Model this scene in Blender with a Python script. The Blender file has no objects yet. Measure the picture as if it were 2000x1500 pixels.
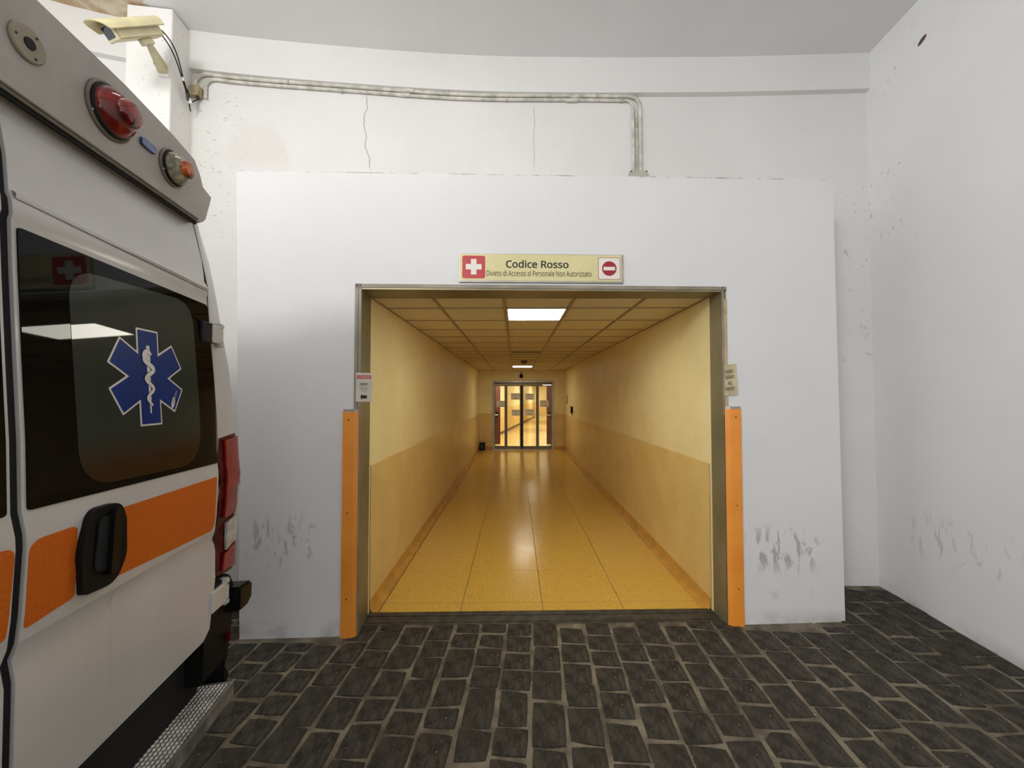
import bpy, bmesh, math, random
from mathutils import Vector, Matrix, noise as mnoise

scene = bpy.context.scene
random.seed(7)
R = math.radians

# ------------------------------------------------------------------ camera
F = 760.0
PITCH = math.atan(22 / F)
cam_data = bpy.data.cameras.new('camera')
cam = bpy.data.objects.new('camera', cam_data)
scene.collection.objects.link(cam)
cam.location = (0, 0, 1.75)
cam.rotation_euler = (math.pi / 2 + PITCH, 0, 0)
cam_data.sensor_width = 36
cam_data.lens = F / 2000 * 36
cam_data.clip_start = 0.02
scene.camera = cam

# ------------------------------------------------------------------ world, lights, exposure
world = bpy.data.worlds.new('world')
scene.world = world
world.use_nodes = True
bg = world.node_tree.nodes['Background']
bg.inputs[0].default_value = (0.93, 0.96, 1.0, 1)
bg.inputs[1].default_value = 1.85


def area(name, loc, rot, size, size_y, power, col):
    l = bpy.data.lights.new(name, 'AREA')
    l.shape = 'RECTANGLE'
    l.size, l.size_y = size, size_y
    l.energy = power
    l.color = col
    o = bpy.data.objects.new(name, l)
    o.location = loc
    o.rotation_euler = rot
    scene.collection.objects.link(o)
    return o




def globe(name, loc, radius, power, col):
    l = bpy.data.lights.new(name, 'POINT')
    l.shadow_soft_size = radius
    l.energy = power
    l.color = col
    o = bpy.data.objects.new(name, l)
    o.location = loc
    scene.collection.objects.link(o)
    return o


globe('bay_lamp', (-2.1, 1.5, 4.3), 0.35, 11, (1.0, 0.95, 0.86))
globe('bay_lamp', (-2.3, -2.2, 4.2), 0.5, 390, (1.0, 0.985, 0.965))
area('bay_tube_light', (-0.5, 2.0, 4.84), (0, 0, R(98)), 1.2, 0.25, 8, (1.0, 0.95, 0.86))
scene.view_settings.view_transform = 'Standard'
scene.view_settings.look = 'None'
scene.view_settings.gamma = 1
scene.view_settings.use_curve_mapping = False
scene.view_settings.exposure = 0.0
scene.cycles.max_bounces = 10
scene.cycles.diffuse_bounces = 6
scene.cycles.sample_clamp_indirect = 4.0


# ------------------------------------------------------------------ material kit
def lin(r, g, b):
    f = lambda c: (c / 255 / 12.92) if c / 255 <= 0.04045 else ((c / 255 + 0.055) / 1.055) ** 2.4
    return (f(r), f(g), f(b), 1)


class G:
    """a material's node tree with short calls"""

    def __init__(s, name):
        s.mat = bpy.data.materials.new(name)
        s.mat.use_nodes = True
        s.t = s.mat.node_tree
        s.b = s.t.nodes['Principled BSDF']
        tc = s.t.nodes.new('ShaderNodeTexCoord')
        s.vec = tc.outputs['Object']
        sep = s.t.nodes.new('ShaderNodeSeparateXYZ')
        s.t.links.new(s.vec, sep.inputs[0])
        s.x, s.y, s.z = sep.outputs

    def put(s, sock, v):
        if hasattr(v, 'is_output'):
            s.t.links.new(v, sock)
        else:
            sock.default_value = v

    def m(s, op, a, b=0.0, c=0.0):
        n = s.t.nodes.new('ShaderNodeMath')
        n.operation = op
        for i, v in enumerate((a, b, c)):
            s.put(n.inputs[i], v)
        return n.outputs[0]

    def smooth(s, v, lo, hi):
        n = s.t.nodes.new('ShaderNodeMapRange')
        n.interpolation_type = 'SMOOTHSTEP'
        s.put(n.inputs[0], v)
        n.inputs[1].default_value, n.inputs[2].default_value = lo, hi
        return n.outputs[0]

    def span(s, v, lo, hi, w):
        return s.m('MULTIPLY', s.smooth(v, lo - w, lo + w), s.m('SUBTRACT', 1.0, s.smooth(v, hi - w, hi + w)))

    def scaled(s, sx, sy, sz, off=(0, 0, 0)):
        n = s.t.nodes.new('ShaderNodeMapping')
        n.inputs['Scale'].default_value = (sx, sy, sz)
        n.inputs['Location'].default_value = off
        s.t.links.new(s.vec, n.inputs[0])
        return n.outputs[0]

    def noise(s, scale, detail=4.0, rough=0.55, vec=None, dist=0.0):
        n = s.t.nodes.new('ShaderNodeTexNoise')
        s.put(n.inputs['Vector'], vec if vec is not None else s.vec)
        n.inputs['Scale'].default_value = scale
        n.inputs['Detail'].default_value = detail
        n.inputs['Roughness'].default_value = rough
        n.inputs['Distortion'].default_value = dist
        return n.outputs[0]

    def mix(s, fac, a, b):
        n = s.t.nodes.new('ShaderNodeMix')
        n.data_type = 'RGBA'
        s.put(n.inputs[0], fac)
        s.put(n.inputs[6], a)
        s.put(n.inputs[7], b)
        return n.outputs[2]

    def random_value(s):
        return s.t.nodes.new('ShaderNodeObjectInfo').outputs['Random']

    def bump(s, h, strength, dist=0.01):
        n = s.t.nodes.new('ShaderNodeBump')
        n.inputs['Strength'].default_value = strength
        n.inputs['Distance'].default_value = dist
        s.t.links.new(h, n.inputs['Height'])
        s.t.links.new(n.outputs[0], s.b.inputs['Normal'])

    def set(s, **k):
        names = dict(col='Base Color', rough='Roughness', metal='Metallic', coat='Coat Weight', trans='Transmission Weight',
                     ior='IOR', spec='Specular IOR Level', emit='Emission Color', power='Emission Strength', coat_rough='Coat Roughness')
        for a, v in k.items():
            s.put(s.b.inputs[names[a]], v)
        return s


def simple(name, col, rough=0.5, var=0.06, scale=9.0, bump=0.0, bscale=120.0, **k):
    g = G(name)
    dark = tuple(c * (1 - var * 2) for c in col[:3]) + (1,)
    light = tuple(min(1, c * (1 + var)) for c in col[:3]) + (1,)
    g.set(col=g.mix(g.smooth(g.noise(scale), 0.3, 0.7), dark, light), rough=rough, **k)
    if bump:
        g.bump(g.noise(bscale, 3), bump, 0.004)
    return g.mat


def wall_paint(name, col, spots, speck=0.5, rough=0.75):
    """painted plaster with uneven patches; spots = list of functions g -> (mask, colour)"""
    g = G(name)
    c = g.mix(g.smooth(g.noise(1.3, 5), 0.3, 0.75), tuple(v * 0.955 for v in col[:3]) + (1,), col)
    sp = g.smooth(g.noise(42.0, 2, 0.6), 0.73, 0.78)
    sp = g.m('MULTIPLY', sp, g.smooth(g.noise(2.1, 2, 0.5), 0.5, 0.7))
    c = g.mix(g.m('MULTIPLY', sp, speck), c, tuple(v * 0.45 for v in col[:3]) + (1,))
    for f in spots:
        mask, sc = f(g)
        c = g.mix(mask, c, sc)
    g.set(col=c, rough=rough, spec=0.25)
    g.bump(g.m('ADD', g.noise(6.0, 6, 0.6), g.m('MULTIPLY', g.noise(90.0, 2), 0.25)), 0.12, 0.02)
    return g.mat


def scuff(axis, a0, a1, z0, z1, scale, lo, amount, col, stretch=0.35):
    def f(g):
        a = g.x if axis == 'x' else g.y
        v = g.scaled(scale, scale, scale * stretch)
        n = g.smooth(g.noise(1.0, 4, 0.62, v, 0.4), lo, lo + 0.09)
        w = g.m('MULTIPLY', g.span(a, a0, a1, 0.09), g.span(g.z, z0, z1, 0.09))
        return g.m('MULTIPLY', g.m('MULTIPLY', n, w), amount), col
    return f


def crack(x0, z0, z1, width, amount, wob=0.05, slant=0.0):
    def f(g):
        n = g.m('SUBTRACT', g.noise(1.0, 5, 0.6, g.scaled(0.01, 0.01, 3.4, (x0 * 5, 0, 0))), 0.5)
        d = g.m('ABSOLUTE', g.m('SUBTRACT', g.m('ADD', g.m('ADD', g.x, g.m('MULTIPLY', g.z, slant)), g.m('MULTIPLY', n, wob * 4)), x0))
        line = g.m('SUBTRACT', 1.0, g.smooth(d, width * 0.4, width))
        return g.m('MULTIPLY', g.m('MULTIPLY', line, g.span(g.z, z0, z1, 0.04)), amount), lin(120, 116, 108)
    return f


GREY = lin(120, 118, 116)
M = {}
M['plaster'] = wall_paint('back_wall_plaster', (0.72, 0.71, 0.685, 1), [
    crack(-1.32, 3.82, 4.49, 0.008, 0.5),
    crack(0.207, 3.88, 4.45, 0.007, 0.35, 0.02),
    crack(-2.3, 3.2, 3.6, 0.007, 0.5, 0.12),
    scuff('x', -2.5, -1.78, 3.78, 4.14, 2.0, 0.46, 0.3, lin(206, 196, 186), 0.9),
    scuff('x', -2.8, -2.4, 3.1, 4.45, 22.0, 0.6, 0.55, lin(150, 142, 130), 2.5),
    scuff('x', 3.05, 3.4, 3.0, 3.75, 20.0, 0.60, 0.4, lin(150, 146, 140), 1.0),
    scuff('x', 3.0, 3.4, 2.0, 3.1, 20.0, 0.60, 0.35, lin(150, 146, 140), 1.0),
])


def top_crack(g):
    n = g.smooth(g.noise(1.0, 3, 0.7, g.scaled(5, 1, 1)), 0.46, 0.66)
    return g.m('MULTIPLY', g.m('MULTIPLY', g.smooth(g.z, 3.428, 3.437), n), 0.6), lin(60, 55, 48)


def low_dirt(g):
    n = g.smooth(g.noise(4.0, 4), 0.35, 0.7)
    return g.m('MULTIPLY', g.m('MULTIPLY', g.m('SUBTRACT', 1.0, g.smooth(g.z, 0.02, 0.16)), n), 0.45), lin(120, 110, 95)


M['panel'] = wall_paint('entrance_panel_paint', (0.71, 0.705, 0.70, 1), [
    scuff('x', 1.80, 2.32, 0.44, 0.72, 17.0, 0.52, 0.5, lin(88, 86, 86)),
    scuff('x', 1.95, 2.30, 0.22, 0.46, 16.0, 0.6, 0.4, lin(120, 118, 116)),
    scuff('x', -1.92, -1.45, 0.52, 0.85, 17.0, 0.53, 0.42, lin(88, 86, 86)),
    top_crack, low_dirt,
], speck=0.35, rough=0.6)


def rust(g):
    dy = g.m('DIVIDE', g.m('SUBTRACT', g.y, 2.99), 0.04)
    dz = g.m('DIVIDE', g.m('SUBTRACT', g.z, g.m('ADD', 4.55, g.m('MULTIPLY', dy, -0.012))), 0.022)
    d = g.m('ADD', g.m('MULTIPLY', dy, dy), g.m('MULTIPLY', dz, dz))
    d = g.m('ADD', d, g.m('MULTIPLY', g.noise(40.0, 3), 0.6))
    return g.m('SUBTRACT', 1.0, g.smooth(d, 1.0, 1.3)), lin(96, 74, 58)


M['right_wall'] = wall_paint('right_wall_paint', (0.82, 0.815, 0.81, 1), [
    rust,
    scuff('y', 3.05, 3.4, 4.3, 4.75, 20.0, 0.62, 0.6, lin(150, 140, 132), 1.0),
    scuff('y', 2.2, 3.2, 0.5, 0.8, 14.0, 0.54, 0.35, lin(150, 148, 146), 0.4),
    scuff('y', 3.1, 3.6, 3.0, 3.75, 20.0, 0.6, 0.5, lin(150, 146, 140), 0.6),
    low_dirt,
], speck=0.3)


def peel(g):
    n = g.m('ADD', g.m('MULTIPLY', g.noise(5.0, 5, 0.65), 0.5), -0.25)
    e = g.m('ADD', g.m('MULTIPLY', g.m('ADD', g.x, 2.98), -1.0), n)
    stripe = g.smooth(g.noise(7.0, 4, 0.6), 0.35, 0.7)
    near = g.m('MULTIPLY', g.smooth(g.m('ADD', g.y, g.m('MULTIPLY', n, 1.5)), 2.45, 2.55), g.smooth(g.m('ADD', g.x, n), -4.3, -4.2))
    return g.m('MULTIPLY', g.smooth(e, 0.0, 0.05), near), g.mix(stripe, lin(186, 160, 128), lin(222, 208, 188))


M['bay_ceiling'] = wall_paint('bay_ceiling_paint', (0.79, 0.785, 0.775, 1), [peel], speck=0.25)
M['pier'] = wall_paint('pier_paint', (0.82, 0.805, 0.775, 1), [
    scuff('y', 3.0, 3.4, 3.6, 4.9, 30.0, 0.62, 0.5, lin(150, 142, 130), 1.0)], speck=0.7)

g = G('mortar')
c = g.mix(g.smooth(g.noise(7, 5), 0.3, 0.7), lin(84, 77, 65), lin(128, 119, 102))
c = g.mix(g.m('MULTIPLY', g.smooth(g.noise(9, 4, 0.7), 0.66, 0.72), 0.7), c, lin(190, 184, 172))
g.set(col=c, rough=0.95, spec=0.2)
g.bump(g.noise(60, 4), 0.6, 0.01)
M['mortar'] = g.mat

g = G('basalt')
rv = g.random_value()
c = g.mix(g.smooth(g.noise(1.0, 7, 0.75, g.scaled(26, 12, 26), 0.7), 0.36, 0.66), lin(40, 35, 28), lin(104, 95, 80))
c = g.mix(g.m('MULTIPLY', rv, 0.5), c, lin(74, 67, 56))
c = g.mix(g.m('MULTIPLY', g.smooth(g.noise(5, 5, 0.7), 0.5, 0.75), 0.55), c, lin(120, 113, 99))
c = g.mix(g.m('MULTIPLY', g.smooth(g.noise(28, 5, 0.8, g.scaled(1, 2, 1), 0.5), 0.58, 0.68), 0.5), c, lin(130, 122, 108))
c = g.mix(g.smooth(g.noise(55, 1, 0.4), 0.765, 0.785), c, lin(205, 200, 190))
g.set(col=c, rough=0.72, spec=0.4)
g.bump(g.m('ADD', g.noise(16, 8, 0.78, None, 0.4), g.m('MULTIPLY', g.noise(70, 4, 0.7), 0.3)), 1.0, 0.06)
M['stone'] = g.mat

g = G('corridor_wall_paint')
c = g.mix(g.smooth(g.noise(2.2, 6, 0.6), 0.3, 0.75), lin(228, 210, 152), lin(238, 222, 168))
c = g.mix(g.m('MULTIPLY', g.smooth(g.noise(1.1, 6, 0.7), 0.55, 0.8), 0.35), c, lin(182, 160, 106))
g.set(col=c, rough=0.45, spec=0.35)
g.bump(g.noise(60, 4), 0.15, 0.006)
M['cor_wall'] = g.mat
g = G('corridor_dado_paint')
c = g.mix(g.smooth(g.noise(2.5, 6, 0.6), 0.3, 0.75), lin(210, 180, 112), lin(222, 194, 126))
c = g.mix(g.m('MULTIPLY', g.smooth(g.noise(6, 5, 0.7), 0.62, 0.8), 0.35), c, lin(142, 112, 66))
g.set(col=c, rough=0.38, spec=0.4)
g.bump(g.noise(70, 4), 0.12, 0.006)
M['dado'] = g.mat
M['ward_wall'] = simple('ward_wall_paint', lin(234, 222, 172), 0.5, 0.05, 2)
M['ward_dado'] = simple('ward_dado_paint', lin(222, 192, 124), 0.5, 0.05, 2)
M['ward_floor'] = simple('ward_floor', lin(220, 194, 128), 0.15, 0.05, 3)
g = G('linoleum')
st = g.noise(1.0, 5, 0.65, g.scaled(70, 16, 70))
c = g.mix(g.smooth(st, 0.3, 0.72), lin(202, 160, 68), lin(216, 176, 84))
c = g.mix(g.smooth(g.noise(1.0, 3, 0.6, g.scaled(90, 22, 90)), 0.68, 0.76), c, lin(140, 88, 26))
c = g.mix(g.m('MULTIPLY', g.random_value(), 0.12), c, lin(206, 150, 60))
g.set(col=c, rough=g.m('ADD', 0.13, g.m('MULTIPLY', g.noise(5, 4), 0.15)), spec=0.45)
g.bump(g.noise(2.6, 3, 0.5), 0.10, 0.03)
M['lino'] = g.mat
M['lino_joint'] = simple('linoleum_joint', lin(112, 74, 26), 0.5)
M['coving'] = simple('coved_skirting', lin(196, 146, 66), 0.35, 0.1, 5)
g = G('mineral_tile')
g.set(col=g.mix(g.smooth(g.noise(45, 3), 0.35, 0.7), lin(216, 204, 170), lin(226, 214, 180)), rough=0.85, spec=0.2)
g.bump(g.noise(160, 3), 0.25, 0.004)
M['ctile'] = g.mat
M['tbar'] = simple('ceiling_bar', lin(158, 144, 110), 0.5)
M['steel'] = simple('brushed_steel_jamb', lin(136, 128, 98), 0.42, 0.1, 3, metal=0.35)
M['alu'] = simple('aluminium', lin(176, 172, 164), 0.38, 0.08, 6, metal=0.7)
M['mouth_edge'] = simple('dull_edge_strip', lin(142, 132, 116), 0.5, 0.12, 5)
M['dark_alu'] = simple('dull_aluminium', lin(120, 112, 92), 0.45, 0.08, 6, metal=0.5)
M['threshold'] = simple('worn_threshold', lin(84, 80, 70), 0.5, 0.2, 14, bump=0.3, metal=0.5)
M['black'] = simple('black_plastic', lin(13, 13, 13), 0.55, 0.1, 30, bump=0.15, bscale=400, spec=0.2)
M['gloss_black'] = simple('satin_black_plastic', lin(10, 10, 10), 0.4, 0.1, 20, spec=0.25)
M['rubber'] = simple('rubber', lin(10, 10, 10), 0.8, 0.1, 20)
g = G('orange_guard')
c = g.mix(g.smooth(g.noise(3, 4), 0.3, 0.7), lin(228, 138, 42), lin(238, 152, 56))
c = g.mix(g.smooth(g.noise(30, 3, 0.7, g.scaled(1, 1, 0.3)), 0.70, 0.76), c, lin(204, 150, 96))
g.set(col=c, rough=0.45)
M['guard'] = g.mat
M['tape'] = simple('yellowed_tape', lin(178, 160, 118), 0.45, 0.1, 20)
M['paper'] = simple('paper', lin(206, 198, 182), 0.7, 0.04, 8)
M['old_paper'] = simple('yellowed_paper', lin(190, 176, 138), 0.55, 0.08, 12)
M['notice_paper'] = simple('grey_paper', lin(236, 232, 214), 0.7, 0.05, 9)
M['ink'] = simple('ink', lin(28, 26, 26), 0.6, 0.02)
M['ink_brown'] = simple('faded_ink', lin(60, 50, 40), 0.6, 0.02)
M['sign_face'] = simple('cream_sign', lin(212, 202, 150), 0.35, 0.03, 6)
M['sign_red'] = simple('sign_red', lin(182, 48, 52), 0.4, 0.04, 8)
M['sign_dark_red'] = simple('sign_dark_red', lin(150, 26, 34), 0.4, 0.03, 8)
M['sign_white'] = simple('sign_white', lin(226, 220, 210), 0.4, 0.02, 8)
M['pipe'] = simple('painted_conduit', lin(204, 200, 188), 0.5, 0.14, 14, bump=0.3, bscale=50)
M['box_old'] = simple('old_junction_box', lin(172, 158, 122), 0.6, 0.14, 18)
M['box_grey'] = simple('grey_box', lin(176, 172, 158), 0.55, 0.06, 12)
M['camera_cream'] = simple('cream_housing', lin(226, 216, 172), 0.5, 0.06, 10)
M['camera_side'] = simple('beige_housing', lin(206, 196, 160), 0.5, 0.05, 10)
M['lens'] = simple('dark_glass', lin(26, 30, 44), 0.08, 0.05)
M['cable'] = simple('black_cable', lin(18, 17, 16), 0.5)
M['connector'] = simple('white_connector', lin(232, 230, 226), 0.5)
M['brown_door'] = simple('brown_fire_door', lin(88, 48, 42), 0.4, 0.1, 4)
M['chrome'] = simple('chrome', lin(210, 206, 198), 0.2, 0.03, metal=0.9)
# ambulance
g = G('white_van_paint')
c = g.mix(g.smooth(g.noise(2, 5), 0.3, 0.7), (0.47, 0.455, 0.437, 1), (0.53, 0.52, 0.505, 1))
dirt = g.m('MULTIPLY', g.smooth(g.noise(1.0, 5, 0.6, g.scaled(12, 26, 2.2)), 0.56, 0.72),
           g.m('MULTIPLY', g.span(g.y, 0.22, 0.40, 0.05), g.span(g.z, 0.85, 1.17, 0.08)))
c = g.mix(g.m('MULTIPLY', dirt, 0.4), c, lin(110, 100, 88))
g.set(col=c, rough=0.32, coat=0.35, coat_rough=0.12)
M['van'] = g.mat
M['spoiler'] = simple('grey_fibreglass', (0.36, 0.335, 0.31, 1), 0.45, 0.05, 6, bump=0.08, bscale=300)
M['frit'] = simple('black_glass', (0.004, 0.004, 0.004, 1), 0.02, 0.02, spec=0.13)
g = G('tinted_glass_reflection')
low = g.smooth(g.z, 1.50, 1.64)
c = g.mix(low, (0.036, 0.019, 0.008, 1), g.mix(g.smooth(g.z, 1.75, 2.1), (0.026, 0.036, 0.031, 1), (0.050, 0.056, 0.050, 1)))  # paler top is the reflected white panel painted in; brown towards the foot
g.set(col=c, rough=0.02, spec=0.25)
M['tint_reflection'] = g.mat
g = G('orange_film')
c = g.mix(g.smooth(g.noise(150, 2), 0.35, 0.65), (0.50, 0.095, 0.005, 1), (0.57, 0.118, 0.006, 1))
g.set(col=c, rough=0.4)
M['film'] = g.mat
M['star_white'] = simple('white_film', (0.62, 0.60, 0.57, 1), 0.35, 0.02)
M['star_blue'] = simple('blue_film', (0.006, 0.026, 0.155, 1), 0.35, 0.05, spec=0.12)
M['red_lens'] = simple('red_lens', (0.24, 0.010, 0.007, 1), 0.2, 0.14, 14, coat=0.15)
M['dark_red_lens'] = simple('dark_red_lens', (0.085, 0.005, 0.004, 1), 0.25, 0.25, 22, spec=0.12)
M['clear_lens'] = simple('clear_lens', (0.46, 0.44, 0.39, 1), 0.2, 0.12, 24, coat=0.15)
M['beacon_red'] = simple('beacon_red', (0.20, 0.010, 0.007, 1), 0.1, 0.35, 18, coat=0.15)
M['beacon_amber'] = simple('beacon_amber', (0.45, 0.10, 0.008, 1), 0.12, 0.3, 24, coat=0.15)
M['beacon_clear'] = simple('beacon_clear', (0.34, 0.30, 0.21, 1), 0.1, 0.35, 30, coat=0.15)
M['beacon_rim'] = simple('beacon_rim', (0.13, 0.112, 0.08, 1), 0.5, 0.1)
M['disc'] = simple('buff_disc', (0.28, 0.25, 0.18, 1), 0.5, 0.06)
M['blue_lamp'] = simple('blue_flasher', (0.02, 0.06, 0.22, 1), 0.15, 0.4, 40, coat=0.6)
M['tread'] = simple('worn_aluminium_tread', (0.42, 0.40, 0.36, 1), 0.4, 0.2, 12, metal=0.6)
g = G('headlining')
g.set(col=(0.1, 0.1, 0.1, 1), rough=0.9)
M['dark'] = g.mat


def glow(name, col, power):
    g = G(name)
    g.set(col=(0.8, 0.8, 0.8, 1), emit=col, power=power)
    return g.mat


M['lamp_near'] = glow('near_lamp_diffuser', (1.0, 0.97, 0.84, 1), 20)
M['lamp_far'] = glow('far_lamp_diffuser', (1.0, 0.97, 0.80, 1), 15)
M['lamp_beyond'] = glow('ward_lamp_diffuser', (1.0, 0.97, 0.82, 1), 60)
g = G('door_glass')
g.set(col=(0.95, 0.97, 0.95, 1), rough=0.0, trans=1.0, ior=1.0 + 0.12)
M['pane'] = g.mat


# ------------------------------------------------------------------ mesh kit
class MB:
    def __init__(s):
        s.v, s.f, s.mi = [], [], []

    def add(s, verts, faces, mi=0):
        o = len(s.v)
        s.v += [tuple(v) for v in verts]
        s.f += [tuple(i + o for i in f) for f in faces]
        s.mi += [mi] * len(faces)
        return s

    def box(s, x0, x1, y0, y1, z0, z1, mi=0, mat=None):
        v = [Vector((x, y, z)) for x in (x0, x1) for y in (y0, y1) for z in (z0, z1)]
        if mat:
            v = [mat @ p for p in v]
        return s.add(v, [(0, 1, 3, 2), (4, 6, 7, 5), (0, 4, 5, 1), (2, 3, 7, 6), (0, 2, 6, 4), (1, 5, 7, 3)], mi)

    def prism(s, pts, vec, mi=0):
        """pts: closed outline in 3D, vec: extrusion"""
        n = len(pts)
        vec = Vector(vec)
        v = [Vector(p) for p in pts] + [Vector(p) + vec for p in pts]
        f = [tuple(range(n))[::-1], tuple(range(n, 2 * n))]
        f += [(i, (i + 1) % n, n + (i + 1) % n, n + i) for i in range(n)]
        return s.add(v, f, mi)

    def tube(s, path, r, seg=8, mi=0, r2=None):
        path = [Vector(p) for p in path]
        n = len(path)
        rings = []
        for i, p in enumerate(path):
            d = (path[min(i + 1, n - 1)] - path[max(i - 1, 0)]).normalized()
            a = d.orthogonal() if i == 0 else (pa - d * pa.dot(d))
            a.normalize()
            pa = a
            b = d.cross(a)
            rr = r if r2 is None else r + (r2 - r) * i / (n - 1)
            rings.append([p + (a * math.cos(2 * math.pi * k / seg) + b * math.sin(2 * math.pi * k / seg)) * rr for k in range(seg)])
        v = [q for ring in rings for q in ring]
        f = [(i * seg + k, i * seg + (k + 1) % seg, (i + 1) * seg + (k + 1) % seg, (i + 1) * seg + k) for i in range(n - 1) for k in range(seg)]
        f += [tuple(range(seg))[::-1], tuple(range((n - 1) * seg, n * seg))]
        return s.add(v, f, mi)

    def lathe(s, prof, o, axis, up, seg=24, mi=0):
        """prof: (radius, height along axis)"""
        o, axis, up = Vector(o), Vector(axis).normalized(), Vector(up).normalized()
        b = axis.cross(up)
        v = [o + axis * h + (up * math.cos(2 * math.pi * k / seg) + b * math.sin(2 * math.pi * k / seg)) * max(r, 1e-5) for r, h in prof for k in range(seg)]
        n = len(prof)
        f = [(i * seg + k, i * seg + (k + 1) % seg, (i + 1) * seg + (k + 1) % seg, (i + 1) * seg + k) for i in range(n - 1) for k in range(seg)]
        f += [tuple(range(seg))[::-1], tuple(range((n - 1) * seg, n * seg))]
        return s.add(v, f, mi)

    def grid(s, rows, mi=0, closed=False):
        nr, nc = len(rows), len(rows[0])
        v = [p for r in rows for p in r]
        f = []
        for i in range(nr - 1):
            for k in range(nc if closed else nc - 1):
                f.append((i * nc + k, i * nc + (k + 1) % nc, (i + 1) * nc + (k + 1) % nc, (i + 1) * nc + k))
        return s.add(v, f, mi)

    def mesh(s, name, bevel=0.0, bseg=1):
        me = bpy.data.meshes.new(name)
        bm = bmesh.new()
        vs = [bm.verts.new(p) for p in s.v]
        for f, mi in zip(s.f, s.mi):
            try:
                fa = bm.faces.new([vs[i] for i in f])
                fa.material_index = mi
            except ValueError:
                pass
        bmesh.ops.recalc_face_normals(bm, faces=bm.faces)
        if bevel:
            es = [e for e in bm.edges if len(e.link_faces) == 2 and e.calc_face_angle(0) > 0.5]
            bmesh.ops.bevel(bm, geom=es, offset=bevel, segments=bseg, affect='EDGES', clamp_overlap=True)
        bm.to_mesh(me)
        bm.free()
        me.shade_smooth()
        me.set_sharp_from_angle(angle=R(35))
        return me


def obj(name, mb, mat, parent=None, bevel=0.0, bseg=1, loc=None):
    me = mb.mesh(name, bevel, bseg) if isinstance(mb, MB) else mb
    o = bpy.data.objects.new(name, me)
    if isinstance(mb, MB):
        for m_ in (mat if isinstance(mat, (list, tuple)) else [mat]):
            me.materials.append(M[m_])
    if loc is not None:
        o.location = loc
    if parent:
        o.parent = parent
    scene.collection.objects.link(o)
    return o


def tag(o, label=None, cat=None, group=None, kind=None):
    for k_, v in (('label', label), ('category', cat), ('group', group), ('kind', kind)):
        if v:
            o[k_] = v
    return o


def thing(name, label, cat, loc=(0, 0, 0), rz=0.0, group=None):
    o = bpy.data.objects.new(name, None)
    o.empty_display_size = 0.1
    o.location = loc
    o.rotation_euler = (0, 0, rz)
    scene.collection.objects.link(o)
    return tag(o, label, cat, group)


def struct(name, mb, mat, parent=None, **k):
    o = obj(name, mb, mat, parent, **k)
    if parent is None:
        o['kind'] = 'structure'
    return o


def rounded(pts, r, seg=5):
    """rounded outline of a 2D polygon"""
    out = []
    n = len(pts)
    for i in range(n):
        p0, p, p1 = (Vector(pts[(i + k) % n]) for k in (-1, 0, 1))
        rr = r[i] if isinstance(r, (list, tuple)) else r
        if rr <= 0:
            out.append(tuple(p))
            continue
        a, b = (p0 - p), (p1 - p)
        la, lb = a.length, b.length
        a.normalize()
        b.normalize()
        ang = a.angle(b)
        t = min(rr / math.tan(ang / 2), la * 0.49, lb * 0.49)
        pa, pb = p + a * t, p + b * t
        for k in range(seg + 1):
            u = k / seg
            out.append(tuple(pa * (1 - u) ** 2 + p * 2 * u * (1 - u) + pb * u * u))
    return out


def frame_matrix(origin, right, up, normal):
    m = Matrix.Identity(4)
    for i, v in enumerate((right, up, normal)):
        v = Vector(v).normalized()
        for k in range(3):
            m[k][i] = v[k]
    m.translation = Vector(origin)
    return m


def system_font():
    """the sans-serif that ships inside Blender; the built-in face when it is missing"""
    import os
    try:
        d = bpy.utils.system_resource('DATAFILES', path='fonts')
        return bpy.data.fonts.load(os.path.join(d, 'NotoSansHebrew-Regular.woff2'))
    except Exception:
        return None


SANS = system_font()


def text_mesh(body, width, height, mat4, bold=0.0, align='CENTER', keep=False):
    """flat lettering scaled to width x height, set into the plane of mat4 (x right, y up, z towards the reader)"""
    cu = bpy.data.curves.new('lettering', 'FONT')
    cu.body = body
    cu.align_x = 'LEFT'
    if SANS:
        cu.font = SANS
    cu.offset = bold
    cu.resolution_u = 3
    to = bpy.data.objects.new('lettering_source', cu)
    scene.collection.objects.link(to)
    dg = bpy.context.evaluated_depsgraph_get()
    me = bpy.data.meshes.new_from_object(to.evaluated_get(dg))
    bpy.data.objects.remove(to)
    bpy.data.curves.remove(cu)
    xs = [v.co.x for v in me.vertices]
    ys = [v.co.y for v in me.vertices]
    sx = width / (max(xs) - min(xs))
    sy = height / (max(ys) - min(ys))
    cx, cy = (max(xs) + min(xs)) / 2, (max(ys) + min(ys)) / 2
    v = [mat4 @ Vector(((p.co.x - cx) * sx, (p.co.y - cy) * sy, 0)) for p in me.vertices]
    f = [tuple(q.vertices) for q in me.polygons]
    bpy.data.meshes.remove(me)
    return v, f


def lettering(name, lines, mat4, mat, parent, bold=0.0):
    """one object per line of writing; lines: (body, cx, cy, width, height)"""
    for ln in lines:
        body, cx, cy, w, h = ln[:5]
        mb = MB()
        mb.add(*text_mesh(body, w, h, mat4 @ Matrix.Translation((cx, cy, 0)), ln[5] if len(ln) > 5 else bold))
        obj(name, mb, mat, parent)


# ------------------------------------------------------------------ the bay: floor, walls, ceiling
def zg(x):
    return 0.012 * max(x, -2.0) + 0.011


def wall_right_x(y):
    return 3.29 + 0.1 * (y - 3.54)


CZ = 4.897
fl = MB()
xs_ = [-9.0, -2.0, 0.0, 2.0, 3.75]
top = [[(x, y, zg(x) - 0.008) for x in xs_] for y in (-7.0, 3.9)]
low = [[(x, y, -0.25) for x in xs_] for y in (-7.0, 3.9)]
fl.grid([low[0], top[0], top[1], low[1]])
floor = struct('floor', fl, 'mortar')

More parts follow.
